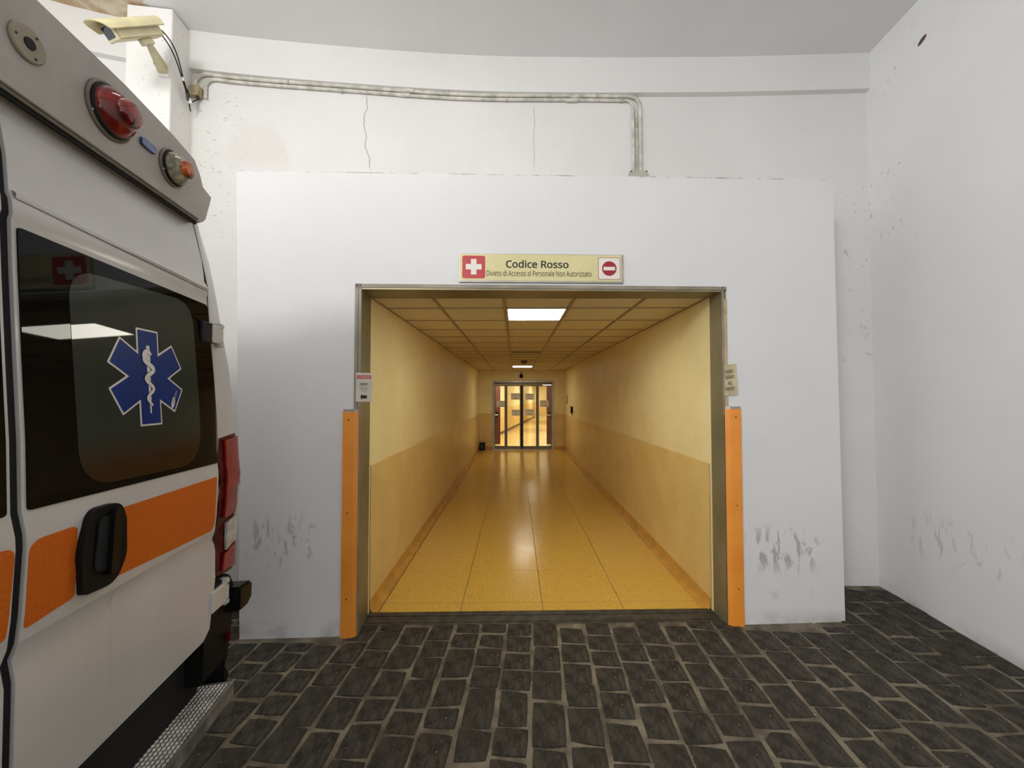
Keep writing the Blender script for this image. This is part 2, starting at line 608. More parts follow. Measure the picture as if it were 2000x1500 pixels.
BACK = [(-4.2, 2.80), (-3.4, 3.13), (-2.77, 3.27), (-2.2, 3.35), (-1.75, 3.40), (-0.94, 3.475), (-0.47, 3.51), (0.0, 3.528), (0.76, 3.536),
        (1.9, 3.532), (2.6, 3.51), (3.6, 3.475)]


def back_y(x):
    for (x0, y0), (x1, y1) in zip(BACK, BACK[1:]):
        if x0 <= x <= x1:
            return y0 + (y1 - y0) * (x - x0) / (x1 - x0)
    return BACK[-1][1]


fine = [-4.2 + 7.8 * i / 52 for i in range(53)]


def smooth_y(x):
    return sum(back_y(min(3.6, max(-4.2, x + d))) for d in (-0.3, -0.15, 0, 0.15, 0.3)) / 5


wb = MB()
prof = [(-0.1, 0.05), (4.556, 0.05), (4.562, 0.0), (4.9, 0.0), (4.9, 0.3), (-0.1, 0.3)]
for xa, xb, zlo in ((-4.2, -1.55, -0.1), (-1.55, 1.95, 2.7), (1.95, 3.6, -0.1)):
    cols = [xa] + [x for x in fine if xa + 0.02 < x < xb - 0.02] + [xb]
    pp = [(max(z, zlo), d) for z, d in prof]
    wb.grid([[(x, smooth_y(x) + d, z) for x in cols] for z, d in pp + pp[:1]])
struct('wall_back', wb, 'plaster')

wr = MB()
ya, yb = -7.0, 3.75
wr.prism([(wall_right_x(ya), ya, -0.1), (wall_right_x(yb), yb, -0.1), (wall_right_x(yb) + 0.25, yb, -0.1), (wall_right_x(ya) + 0.25, ya, -0.1)], (0, 0, 5.1))
struct('wall_right', wr, 'right_wall')
wc = MB()
wc.box(-9, 3.7, -7, 3.75, CZ, CZ + 0.2)
struct('ceiling', wc, 'bay_ceiling')

pier = MB()
pier.prism([(-3.085, 3.028, -0.05), (-2.757, 3.071, -0.05), (-2.790, 3.36, -0.05), (-3.12, 3.30, -0.05)], (0, 0, CZ + 0.04))
struct('wall_pier', pier, 'pier', bevel=0.006)

# entrance block standing in front of the back wall, with the corridor mouth cut through it
SL = 0.028


def py(x, off=0.0):
    return 2.93 + SL * x - off


def slab(mb, outline, y_back, mi=0):
    n = len(outline)
    v = [(x, py(x), z) for x, z in outline] + [(x, y_back, z) for x, z in outline]
    f = [tuple(range(n)), tuple(range(n, 2 * n))[::-1]] + [(i, n + i, n + (i + 1) % n, (i + 1) % n) for i in range(n)]
    mb.add(v, f, mi)


OX0, OX1, OZ = -1.172, 1.648, 2.585
wf = MB()
slab(wf, [(-1.976, -0.05), (OX0 - 0.005, -0.05), (OX0, OZ), (OX0, 3.438), (-2.067, 3.436)], 3.62)
slab(wf, [(OX0, OZ), (OX1, OZ), (OX1, 3.441), (OX0, 3.438)], 3.62)
slab(wf, [(OX1 - 0.006, -0.05), (2.527, -0.05), (2.511, 3.442), (OX1, 3.441), (OX1, OZ)], 3.62)
struct('wall_entrance', wf, 'panel')


# jamb lining and thin aluminium edge of the mouth
def jamb(name, x_in0, x_in1, x_out, mat):
    mb = MB()
    z0, z1 = -0.05, OZ - 0.002
    pts = [(x_in0, py(x_in0) - 0.002), (x_in1, 3.18), (x_out, 3.18), (x_out, py(x_out) - 0.002)]
    mb.prism([(x, y, z0) for x, y in pts], (0, 0, z1 - z0))
    return struct(name, mb, mat)


jl = jamb('trim_1', -1.128, -1.157, OX0 + 0.002, 'steel')
jr = jamb('trim_2', 1.612, 1.604, OX1 - 0.002, 'steel')
mb = MB()
zt = OZ - 0.004
mb.prism([(OX0, py(OX0) - 0.002, zt), (OX1, py(OX1) - 0.002, zt), (OX1, 3.18, zt), (OX0, 3.18, zt)], (0, 0, -0.036))
struct('trim_3', mb, 'steel')
for nm, xa, xb in (('trim_4', OX0 - 0.002, OX0 + 0.021), ('trim_5', OX0 + 0.026, OX0 + 0.046), ('trim_6', OX1 - 0.038, OX1 - 0.024)):
    mb = MB()
    mb.prism([(xa, py(xa) - 0.008, 1.60 if nm != 'trim_5' else 0.0), (xb, py(xb) - 0.008, 1.60 if nm != 'trim_5' else 0.0),
              (xb, py(xb) - 0.001, 1.60 if nm != 'trim_5' else 0.0), (xa, py(xa) - 0.001, 1.60 if nm != 'trim_5' else 0.0)],
             (0, 0, OZ - (1.60 if nm != 'trim_5' else 0.0)))
    struct(nm, mb, 'mouth_edge')
mb = MB()
mb.prism([(OX0, py(OX0) - 0.008, OZ - 0.026), (OX1, py(OX1) - 0.008, OZ - 0.026), (OX1, py(OX1) - 0.001, OZ - 0.026), (OX0, py(OX0) - 0.001, OZ - 0.026)], (0, 0, 0.026))
struct('trim_7', mb, 'mouth_edge')
# yellowed tape on the right edge
mb = MB()
mb.prism([(OX1 - 0.022, py(OX1) - 0.007, 1.60), (OX1 + 0.002, py(OX1) - 0.007, 1.60), (OX1 + 0.002, py(OX1) - 0.001, 1.60), (OX1 - 0.022, py(OX1) - 0.001, 1.60)], (0, 0, 0.89))
tag(obj('tape_strip', mb, 'tape'), 'yellowed tape running up the right edge of the corridor mouth', 'tape')
# threshold with its guide grooves
th = MB()
for ya_, yb_, dz in ((3.02, 3.05, 0.004), (3.054, 3.095, 0.009), (3.10, 3.135, 0.006), (3.14, 3.19, 0.011)):
    v = [(x, y, zg(x) + dz_) for x in (-1.15, 1.63) for y in (ya_, yb_) for dz_ in (-0.05, dz - 0.008)]
    th.add(v, [(0, 1, 3, 2), (4, 6, 7, 5), (0, 4, 5, 1), (2, 3, 7, 6), (0, 2, 6, 4), (1, 5, 7, 3)])
struct('trim_8', th, 'threshold', bevel=0.002)

# ------------------------------------------------------------------ paving stones
CAM = Vector((0, 0, 1.75))


def in_frame(p):
    d = Vector(p) - CAM
    yy = d.y * math.cos(PITCH) + d.z * math.sin(PITCH)
    zz = -d.y * math.sin(PITCH) + d.z * math.cos(PITCH)
    if yy < 0.2:
        return False
    u, v = 1000 + F * d.x / yy, 750 - F * zz / yy
    return -40 < u < 2040 and v < 1560


def stone(mb, cx, cy, w, l, ax):
    """one split-faced sett; ax = unit vector along the course"""
    lat = Vector((ax.y, -ax.x, 0))
    n = 4
    hw, hl = w / 2, l / 2
    corner = [[Vector((random.uniform(-.008, .008), random.uniform(-.012, .012))) for _ in range(2)] for _ in range(2)]
    tiltx, tilty, rise = random.uniform(-.02, .02), random.uniform(-.02, .02), random.uniform(-0.003, 0.003)
    rows = []
    for i in range(n):
        row = []
        for k in range(n):
            a, b = k / (n - 1), i / (n - 1)
            j = (corner[0][0] * (1 - a) * (1 - b) + corner[0][1] * a * (1 - b) + corner[1][0] * (1 - a) * b + corner[1][1] * a * b)
            x, y = (a * 2 - 1) * hw + j.x, (b * 2 - 1) * hl + j.y
            edge = i in (0, n - 1) or k in (0, n - 1)
            if (i in (0, n - 1)) and (k in (0, n - 1)):
                x *= 0.965
                y *= 0.965
            z = rise + tiltx * x + tilty * y + (random.uniform(-0.0045, -0.001) if edge else random.uniform(-0.001, 0.005))
            row.append((x, y, z))
        rows.append(row)
    P = lambda q, g=1.0, dz=None: Vector((cx, cy, 0)) + lat * (q[0] * g) + ax * (q[1] * g)
    V = []
    for row in rows:
        for q in row:
            p = P(q)
            V.append((p.x, p.y, zg(p.x) + q[2]))
    ring = [k for k in range(n)] + [n * i + n - 1 for i in range(1, n)] + [n * (n - 1) + k for k in range(n - 2, -1, -1)] + [n * i for i in range(n - 2, 0, -1)]
    base = len(V)
    for r_ in ring:
        q = rows[r_ // n][r_ % n]
        p = P((q[0] + (0.006 if q[0] > 0 else -0.006), q[1] + (0.006 if q[1] > 0 else -0.006)))
        V.append((p.x, p.y, zg(p.x) - 0.016))
    Fc = [(i * n + k, i * n + k + 1, (i + 1) * n + k + 1, (i + 1) * n + k) for i in range(n - 1) for k in range(n - 1)]
    m_ = len(ring)
    Fc += [(ring[k], base + k, base + (k + 1) % m_, ring[(k + 1) % m_]) for k in range(m_)]
    mb.add(V, Fc)


AX = Vector((0.066, 1, 0)).normalized()
LAT = Vector((AX.y, -AX.x, 0))
COL = 0.193
rest = MB()
n_stone = 0
for ci in range(-17, 22):
    off = 0.055 + ci * COL
    t = 0.2 + random.uniform(0, 0.25)
    while t < 3.75:
        l = random.choice((0.165, 0.175, 0.185, 0.195, 0.205, 0.22, 0.24, 0.285)) + random.uniform(-0.012, 0.012)
        o0 = LAT * off + AX * (t + l / 2)
        t += l
        w = COL - random.uniform(0.020, 0.031)
        room = wall_right_x(o0.y) - (o0.x - COL / 2)
        if room < 0.05:
            continue
        if room < COL:                       # the last course is cut along the wall
            o0 = o0 - LAT * ((COL - room) / 2)
            w = room - 0.02
        lim = py(o0.x) - 0.05 if (-2.05 < o0.x < -1.13 or 1.62 < o0.x < 2.55) else (3.03 if -1.13 <= o0.x <= 1.62 else smooth_y(o0.x) - 0.02)
        if o0.y + l / 2 > lim:
            if o0.y - l / 2 > lim - 0.07:
                continue
            l2 = lim - (o0.y - l / 2)
            o0 = o0 - AX * ((l - l2) / 2)
            l = l2
        if in_frame((o0.x, o0.y, 0)) and n_stone < 300:
            mb = MB()
            c0 = Vector((o0.x, o0.y, zg(o0.x)))
            stone(mb, o0.x, o0.y, w, l - random.uniform(0.018, 0.028), AX)
            mb.v = [tuple(Vector(p) - c0) for p in mb.v]
            me = mb.mesh('paving_stone')
            me.materials.append(M['stone'])
            obj('paving_stone', me, None, floor, loc=c0)
            n_stone += 1
        else:
            stone(rest, o0.x, o0.y, w, l - 0.02, AX)
for ci in range(-17, 22):           # the paving behind the camera
    off = 0.055 + ci * COL
    t = -6.9
    while t < 0.05:
        l = random.choice((0.2, 0.23, 0.29))
        o0 = LAT * off + AX * (t + l / 2)
        t += l
        if o0.x < wall_right_x(o0.y) - 0.12:
            stone(rest, o0.x, o0.y, COL - 0.02, l - 0.02, AX)
ro = obj('paving_stones', rest, 'stone', floor)
ro['kind'] = 'stuff'

# ------------------------------------------------------------------ corridor
A_C = -0.0085
CR = Matrix.Rotation(A_C, 4, 'Z')
cor_rot = (0, 0, A_C)


def cor(name, mb, mat, parent=None, **k):
    mb.v = [tuple(CR @ Vector(p)) for p in mb.v]
    return struct(name, mb, mat, parent, **k)


XL, XR, Y0, Y1, HZ = -1.182, 1.575, 3.18, 12.62, 2.545


def zc(x):
    return 0.012 * x + 0.004


def tilted_box(mb, x0, x1, y0, y1, ztop, zbot):
    v = [(x, y, zc(x) + z) for x in (x0, x1) for y in (y0, y1) for z in (zbot, ztop)]
    mb.add(v, [(0, 1, 3, 2), (4, 6, 7, 5), (0, 4, 5, 1), (2, 3, 7, 6), (0, 2, 6, 4), (1, 5, 7, 3)])


mb = MB()
tilted_box(mb, XL - 0.1, XR + 0.1, Y0, Y1 + 0.6, -0.002, -0.1)
cfloor = cor('corridor_floor', mb, 'lino_joint')
xg = [-1.108, -0.446, 0.224, 0.882, 1.515]
ys = [3.185, 3.335]
while ys[-1] + 0.6 < Y1:
    ys.append(ys[-1] + 0.6)
ys.append(Y1 + 0.55)
cache = {}
for i in range(4):
    for k in range(len(ys) - 1):
        w, l = xg[i + 1] - xg[i], ys[k + 1] - ys[k]
        key = (i, round(l, 3))
        if key not in cache:
            mb = MB()
            tilted_box(mb, -w / 2 + 0.0028, w / 2 - 0.0028, -l / 2 + 0.002, l / 2 - 0.002, 0.0, -0.004)
            mb.v = [(x, y, z - 0.004) for x, y, z in mb.v]
            me = mb.mesh('floor_tile', 0.0006)
            me.materials.append(M['lino'])
            cache[key] = me
        cx, cy = (xg[i] + xg[i + 1]) / 2, (ys[k] + ys[k + 1]) / 2
        p = CR @ Vector((cx, cy, zc(cx)))
        o = obj('floor_tile', cache[key], None, cfloor, loc=p)
        o.rotation_euler = cor_rot

for nm, xi, sg in (('left', XL, -1), ('right', XR, 1)):
    mb = MB()
    mb.box(min(xi, xi + sg * 0.2), max(xi, xi + sg * 0.2), Y0 - 0.02, Y1 + 0.2, -0.1, HZ + 0.15)
    cor('wall_corridor_' + nm, mb, 'cor_wall')
    d = MB()                         # lower wall covering, a few millimetres proud
    pts = [(0.0, 0.08), (0.005, 0.08), (0.005, 1.175), (0.0, 1.18)]
    ring = [[(xi - sg * q[0], y, q[1] + (0.02 if sg > 0 else 0)) for q in pts] for y in [Y0 + 0.002 + (Y1 - Y0) * t / 20 for t in range(21)]]
    for i, rr in enumerate(ring):    # slightly wavy hand-cut top edge
        wv = 0.004 * math.sin(i * 1.7) - 0.0028 * i
        ring[i] = [(p[0], p[1], p[2] + (wv if p[2] > 1 else 0)) for p in rr]
    d.grid(ring)
    cor('trim_%d' % (9 if sg < 0 else 10), d, 'dado')
    b = MB()                         # coved skirting
    zc_ = zc(xi)
    pr = [(0.0, 0.10), (0.006, 0.10), (0.008, 0.035), (0.02, 0.012), (0.045, 0.004), (0.068, 0.002), (0.068, -0.02), (0.0, -0.02)]
    b.grid([[(xi - sg * q[0], y, zc_ + q[1]) for q in pr] for y in (Y0 + 0.004, 6.0, 9.0, Y1)])
    cor('baseboard_' + nm, b, 'coving')

# suspended ceiling: bars, tiles, lamps
mb = MB()
mb.box(XL - 0.2, XR + 0.2, Y0 - 0.02, Y1 + 0.2, HZ + 0.12, HZ + 0.2)
cceil = cor('corridor_ceiling', mb, 'dark')
gx = [XL, -0.677, -0.094, 0.489, 1.072, XR]
gy = [Y0 - 0.02] + [3.534 + 0.581 * k for k in range(0, 16) if 3.534 + 0.581 * k < Y1] + [Y1]
for x in gx:
    m_ = MB()
    m_.box(x - 0.012, x + 0.012, Y0, Y1, HZ - 0.004, HZ + 0.03)
    cor('ceiling_bar', m_, 'tbar', cceil)
for y in gy[1:-1]:
    m_ = MB()
    m_.box(XL, XR, y - 0.010, y + 0.010, HZ - 0.003, HZ + 0.03)
    cor('ceiling_bar', m_, 'tbar', cceil)
LAMPS = {(2, 1): 'near', (2, 13): 'far'}
VENT = (2, 6)
cache = {}
for i in range(5):
    for k in range(len(gy) - 1):
        if (i, k) in LAMPS:
            continue
        w, l = gx[i + 1] - gx[i], gy[k + 1] - gy[k]
        key = (i, round(l, 3))
        if key not in cache:
            mb = MB()
            mb.box(-w / 2 + 0.013, w / 2 - 0.013, -l / 2 + 0.011, l / 2 - 0.011, 0.0, 0.015)
            me = mb.mesh('ceiling_tile', 0.002)
            me.materials.append(M['ctile'])
            cache[key] = me
        cx, cy = (gx[i] + gx[i + 1]) / 2, (gy[k] + gy[k + 1]) / 2
        p = CR @ Vector((cx, cy, HZ + 0.004))
        o = obj('ceiling_tile', cache[key], None, cceil, loc=p)
        o.rotation_euler = cor_rot
for (i, k), which in LAMPS.items():
    cx, cy = (gx[i] + gx[i + 1]) / 2, (gy[k] + gy[k + 1]) / 2
    p = CR @ Vector((cx, cy, HZ))
    t = thing('ceiling_light', 'square white panel light glowing in the ceiling just inside the corridor mouth' if which == 'near'
              else 'square white panel light glowing in the ceiling by the sliding glass doors', 'light', p, A_C, 'panel lights of the corridor')
    fr = MB()
    h = 0.277
    for a in ((-h, h, -h, -h + 0.012), (-h, h, h - 0.012, h), (-h, -h + 0.012, -h, h), (h - 0.012, h, -h, h)):
        fr.box(a[0], a[1], a[2], a[3], -0.004, 0.04)
    obj('light_frame', fr, 'sign_white', t)
    df = MB()
    df.box(-h + 0.012, h - 0.012, -h + 0.012, h - 0.012, 0.002, 0.012)
    obj('diffuser', df, 'lamp_' + which, t)

# long air slot and a small detector in the ceiling
p = CR @ Vector((0.2, 7.12, HZ - 0.003))
t = thing('air_vent', 'dark narrow air slot across the corridor ceiling between the two panel lights', 'vent', p, A_C)
mb = MB()
mb.box(-0.27, 0.27, -0.05, 0.05, -0.006, 0.004)
obj('vent_frame', mb, 'tbar', t, bevel=0.001)
mb = MB()
for q in (-0.028, 0.0, 0.028):
    mb.box(-0.25, 0.25, q - 0.009, q + 0.009, -0.010, -0.005)
obj('vent_slots', mb, 'dark', t)
p = CR @ Vector((0.205, 8.95, HZ - 0.005))
t = thing('smoke_detector', 'small brown box fixed to the corridor ceiling before the far panel light', 'detector', p, A_C)
mb = MB()
mb.box(-0.07, 0.07, -0.05, 0.05, -0.05, 0.003)
obj('housing', mb, 'brown_door', t, bevel=0.01)
mb = MB()
mb.lathe([(0.028, 0), (0.024, 0.012), (0.01, 0.018)], (0, 0, -0.049), (0, 0, -1), (1, 0, 0), 14)
obj('sensor_head', mb, 'black', t)

# end wall with its sliding doors
DX0, DX1, DZ = -0.74 + 0.107 - 0.1, 1.342 - 0.107, 2.22
mbE = MB()
mbE.box(XL - 0.1, DX0, Y1 - 0.02, Y1 + 0.18, -0.1, HZ + 0.15)
mbE.box(DX1, XR + 0.1, Y1 - 0.02, Y1 + 0.18, -0.1, HZ + 0.15)
mbE.box(DX0, DX1, Y1 - 0.02, Y1 + 0.18, DZ, HZ + 0.15)
cor('wall_corridor_end', mbE, 'cor_wall')
mb = MB()
for xa, xb in ((XL + 0.006, DX0 - 0.001), (DX1 + 0.001, XR - 0.006)):
    mb.box(xa, xb, Y1 - 0.025, Y1 - 0.019, 0.08, 1.16)
cor('trim_11', mb, 'dado')
mb = MB()
for xa, xb in ((XL + 0.008, DX0 - 0.001), (DX1 + 0.001, XR - 0.008)):
    mb.box(xa, xb, Y1 - 0.034, Y1 - 0.019, -0.02, 0.10)
cor('baseboard_end', mb, 'coving')

YD = Y1 - 0.05
frm = MB()
frm.box(DX0, DX0 + 0.045, YD, YD + 0.12, -0.05, DZ)
frm.box(DX1 - 0.045, DX1, YD, YD + 0.12, -0.05, DZ)
frm.box(DX0, DX1, YD, YD + 0.12, DZ - 0.05, DZ)
door = cor('door_1', frm, 'alu', bevel=0.004)
hd = MB()
hd.box(DX0 + 0.047, DX1 - 0.047, YD + 0.02, YD + 0.11, DZ - 0.13, DZ - 0.052)
cor('operator_cover', hd, 'dark_alu', door, bevel=0.004)
LE = [DX0 + 0.05, -0.335, 0.195, 0.76, DX1 - 0.05]
edges = [(DX0 + 0.05, -0.285, 'fixed_leaf'), (-0.285, 0.178, 'sliding_leaf'), (0.232, 0.70, 'sliding_leaf'), (0.70, DX1 - 0.05, 'fixed_leaf')]
for xa, xb, nm in edges:
    lf = MB()
    y = YD + (0.045 if nm == 'sliding_leaf' else 0.075)
    sa = 0.065 if nm == 'fixed_leaf' and xa > 0.3 else 0.03
    sb = 0.065 if nm == 'fixed_leaf' and xa < 0.3 else 0.03
    lf.box(xa, xa + sa, y, y + 0.03, 0.02, DZ - 0.135)
    lf.box(xb - sb, xb, y, y + 0.03, 0.02, DZ - 0.135)
    lf.box(xa + sa, xb - sb, y, y + 0.03, 0.02, 0.11)
    lf.box(xa + sa, xb - sb, y, y + 0.03, DZ - 0.175, DZ - 0.135)
    lo = cor(nm, lf, 'dark_alu', door)
    pn = MB()
    pn.box(xa + sa, xb - sb, y + 0.012, y + 0.017, 0.11, DZ - 0.175)
    cor('glass_pane', pn, 'pane', lo)
mb = MB()
mb.box(0.178, 0.232, YD + 0.055, YD + 0.065, 0.02, DZ - 0.135)
cor('rubber_seal', mb, 'rubber', door)
mb = MB()
mb.box(DX0, DX1, YD - 0.03, YD + 0.13, -0.03, 0.022)
cor('door_sill', mb, 'alu', door)

# A4 notices on the glass
notices = [(-0.141, 0.144, 1.608, 1.816, 'upper notice on the left sliding glass leaf', 0.040),
           (-0.118, 0.159, 1.086, 1.285, 'lower notice on the left sliding glass leaf', 0.040),
           (0.323, 0.605, 1.608, 1.808, 'upper notice on the right sliding glass leaf', 0.040),
           (0.315, 0.612, 1.093, 1.301, 'lower notice on the right sliding glass leaf', 0.040),
           (-0.605, -0.335, 1.365, 1.572, 'notice on the left fixed glass leaf over the brown door', 0.070),
           (0.80, 1.08, 1.375, 1.590, 'notice on the right fixed glass leaf of the far doors', 0.070)]
for xa, xb, za, zb, what, dy in notices:
    xa, xb = xa - 0.0, xb - 0.0
    p = CR @ Vector(((xa + xb) / 2, YD + dy + 0.016, (za + zb) / 2))
    t = thing('notice', 'grey printed paper ' + what, 'notice', p, A_C, 'printed notices on the sliding doors')
    w, h = (xb - xa) / 2, (zb - za) / 2
    mb = MB()
    mb.box(-w, w, -0.0035, -0.001, -h, h)
    obj('sheet', mb, 'notice_paper', t)
    m4 = frame_matrix((0, -0.0042, 0), (1, 0, 0), (0, 0, 1), (0, -1, 0))
    lettering('lettering', [('VIETATO', 0, h * 0.62, w * 1.1, h * 0.2, 0.02), ("L'ACCESSO ALLE PERSONE", 0, h * 0.18, w * 1.6, h * 0.15),
                            ('NON', 0, -h * 0.2, w * 0.4, h * 0.15), ('AUTORIZZATE', 0, -h * 0.66, w * 1.45, h * 0.26, 0.03)], m4, 'ink', t)

# motion sensor over the doors, bin, wall boxes
p = CR @ Vector((0.193, Y1 - 0.02, 2.37))
t = thing('motion_sensor', 'black dome motion sensor on the wall over the sliding doors', 'sensor', p, A_C)
mb = MB()
mb.lathe([(0.065, 0.0), (0.062, 0.03), (0.05, 0.055), (0.02, 0.07)], (0, 0, 0), (0, -1, 0), (0, 0, 1), 18)
obj('dome', mb, 'black', t)
mb = MB()
mb.box(-0.025, 0.025, -0.02, 0.0, 0.05, 0.12)
obj('bracket', mb, 'dark_alu', t)
p = CR @ Vector((-1.055, 12.44, zc(-1.05)))
t = thing('waste_bin', 'small black bin standing on the floor left of the sliding doors', 'bin', p, A_C)
mb = MB()
mb.prism([(-0.085, -0.07, 0.0), (0.085, -0.07, 0.0), (0.085, 0.07, 0.0), (-0.085, 0.07, 0.0)], (0, 0, 0.235))
obj('body', mb, 'gloss_black', t, bevel=0.012, bseg=2)
mb = MB()
mb.box(-0.095, 0.095, -0.08, 0.08, 0.236, 0.252)
obj('lid', mb, 'black', t, bevel=0.006)
mb = MB()
mb.box(-0.012, 0.012, -0.078, -0.071, 0.10, 0.17)
obj('handle', mb, 'dark_alu', t)
p = CR @ Vector((XR, 10.75, 1.35))
t = thing('wall_box', 'dark square control box on the right corridor wall before the doors', 'control box', p, A_C)
mb = MB()
mb.box(-0.05, 0.0, -0.10, 0.10, -0.09, 0.09)
obj('housing', mb, 'black', t, bevel=0.008)
mb = MB()
mb.box(-0.056, -0.049, -0.05, 0.05, -0.03, 0.05)
obj('face_plate', mb, 'dark_alu', t)
mb = MB()
mb.tube([(-0.02, -0.02, -0.09), (-0.022, -0.025, -0.13), (-0.02, -0.02, -0.16)], 0.01)
obj('cable', mb, 'cable', t)
p = CR @ Vector((XR, 11.85, 1.62))
t = thing('switch_plate', 'slim grey switch plate on the right corridor wall beside the doors', 'switch', p, A_C)
mb = MB()
mb.box(-0.015, 0.0, -0.06, 0.06, -0.13, 0.13)
obj('plate', mb, 'dark_alu', t, bevel=0.004)
mb = MB()
mb.box(-0.022, -0.014, -0.03, 0.03, -0.06, 0.06)
obj('rocker', mb, 'tbar', t)

# ------------------------------------------------------------------ what shows through the glass: lobby, brown fire doors, bent corridor
mb = MB()
mb.box(-3.0, 9.0, Y1 + 0.62, 33.0, -0.1, 0.0)
struct('floor_ward', mb, 'ward_floor')
mb = MB()
mb.box(-3.0, 9.0, Y1 + 0.2, 33.0, 2.52, 2.62)
struct('ceiling_ward', mb, 'ctile')


def wall2(name, a, b, mat, z0, z1, th=0.15, side=1):
    a, b = Vector(a + (0,)), Vector(b + (0,))
    d = (b - a).normalized()
    n = Vector((-d.y, d.x, 0)) * th * side
    mb = MB()
    mb.prism([a + Vector((0, 0, z0)), b + Vector((0, 0, z0)), b + n + Vector((0, 0, z0)), a + n + Vector((0, 0, z0))], (0, 0, z1 - z0))
    return struct(name, mb, mat)


P0, P1 = (-1.10, 14.1), (1.78, 31.0)
wall2('wall_ward_left', P0, P1, 'ward_wall', -0.05, 2.55)
wall2('trim_12', (P0[0] + 0.006, P0[1]), (P1[0] + 0.006, P1[1]), 'ward_dado', 0.1, 1.17, 0.01)
wall2('baseboard_ward', (P0[0] + 0.02, P0[1]), (P1[0] + 0.02, P1[1]), 'brown_door', 0.0, 0.10, 0.02)
wall2('wall_ward_end', P1, (5.2, 30.6), 'ward_wall', -0.05, 2.55)
wall2('trim_13', (P1[0], P1[1] - 0.01), (5.2, 30.59), 'ward_dado', 0.1, 1.17, 0.008)
wall2('wall_ward_right', (2.05, 14.1), (5.2, 30.6), 'ward_wall', -0.05, 2.55, 0.15, -1)
wall2('wall_lobby_left', (-1.25, Y1 + 0.2), P0, 'ward_wall', -0.05, 2.55)
wall2('wall_lobby_right', (1.75, Y1 + 0.2), (2.05, 14.1), 'ward_wall', -0.05, 2.55, 0.15, -1)
for nm, x0, y0, x1, y1, lab in (('fire_door', -1.02, 13.75, -0.42, 13.95, 'left brown fire door standing open behind the sliding glass'),
                                ('fire_door', 1.24, 13.95, 1.86, 13.75, 'right brown fire door standing open behind the sliding glass')):
    a, b = Vector((x0, y0, 0)), Vector((x1, y1, 0))
    d = (b - a)
    t = thing(nm, lab, 'door', a, math.atan2(d.y, d.x), 'brown fire doors in the lobby')
    L_ = d.length
    mb = MB()
    mb.box(0, L_, -0.02, 0.02, 0.01, 2.1)
    obj('door_leaf', mb, 'brown_door', t, bevel=0.004)
    mb = MB()
    mb.tube([(0.12, -0.09, 1.05), (L_ - 0.12, -0.09, 1.05)] if x0 < 0 else [(0.0, -0.09, 1.05), (L_ - 0.2, -0.09, 1.05)], 0.02, 10)
    obj('push_bar', mb, 'chrome', t)
    mb = MB()
    for q in (0.13, L_ - 0.13):
        mb.box(q - 0.03, q + 0.03, -0.09, -0.018, 1.0, 1.16)
    obj('bar_mount', mb, 'black', t, bevel=0.006)
    if x0 < 0:
        mb = MB()
        mb.box(0.33, 0.40, -0.027, -0.019, 1.25, 1.45)
        lk = obj('lock_plate', mb, 'chrome', t)
        mb = MB()
        mb.box(0.35, 0.38, -0.029, -0.026, 1.28, 1.42)
        obj('lock_slot', mb, 'black', lk)
for (lx, ly), lab in (((0.15, 13.6), 'lobby panel light overhead between the sliding doors and brown doors'),
                      ((0.85, 17.0), 'first panel light of the far bent corridor'), ((1.6, 22.0), 'second panel light of the far bent corridor'),
                      ((2.5, 28.4), 'panel light nearest the far end wall seen through the right glass leaf')):
    t = thing('ceiling_light', lab, 'light', (lx, ly, 2.52), 0.17, 'panel lights beyond the glass doors')
    mb = MB()
    mb.box(-0.31, 0.31, -0.31, 0.31, -0.02, 0.0)
    obj('light_frame', mb, 'sign_white', t)
    mb = MB()
    mb.box(-0.29, 0.29, -0.29, 0.29, -0.026, -0.021)
    obj('diffuser', mb, 'lamp_beyond', t)

# ------------------------------------------------------------------ entrance signs and guards
NRM = Vector((SL, -1, 0)).normalized()
RGT = Vector((1, SL, 0)).normalized()
AP = math.atan(SL)

t = thing('entrance_sign', 'long cream sign reading Codice Rosso mounted over the corridor mouth', 'sign', (0.223, py(0.223), 2.7115), AP)
W, H = 0.625, 0.1095
mb = MB()
mb.box(-W, W, -0.016, -0.0005, -H, H)
obj('backing', mb, 'alu', t, bevel=0.002)
mb = MB()
mb.box(-W + 0.008, W - 0.016, -0.0185, -0.0158, -H + 0.012, H - 0.006)
face = obj('sign_face', mb, 'sign_face', t)
m4 = frame_matrix((0, -0.0196, 0), (1, 0, 0), (0, 0, 1), (0, -1, 0))


def flat(pts, y, th=0.0008):
    mb = MB()
    mb.prism([(x, y, z) for x, z in pts], (0, -th, 0))
    return mb


def sq(cx, cz, r, rad):
    return rounded([(cx - r, cz - r), (cx + r, cz - r), (cx + r, cz + r), (cx - r, cz + r)], rad, 6)


def circ(cx, cz, r, n=36):
    return [(cx + r * math.cos(2 * math.pi * k / n), cz + r * math.sin(2 * math.pi * k / n)) for k in range(n)]


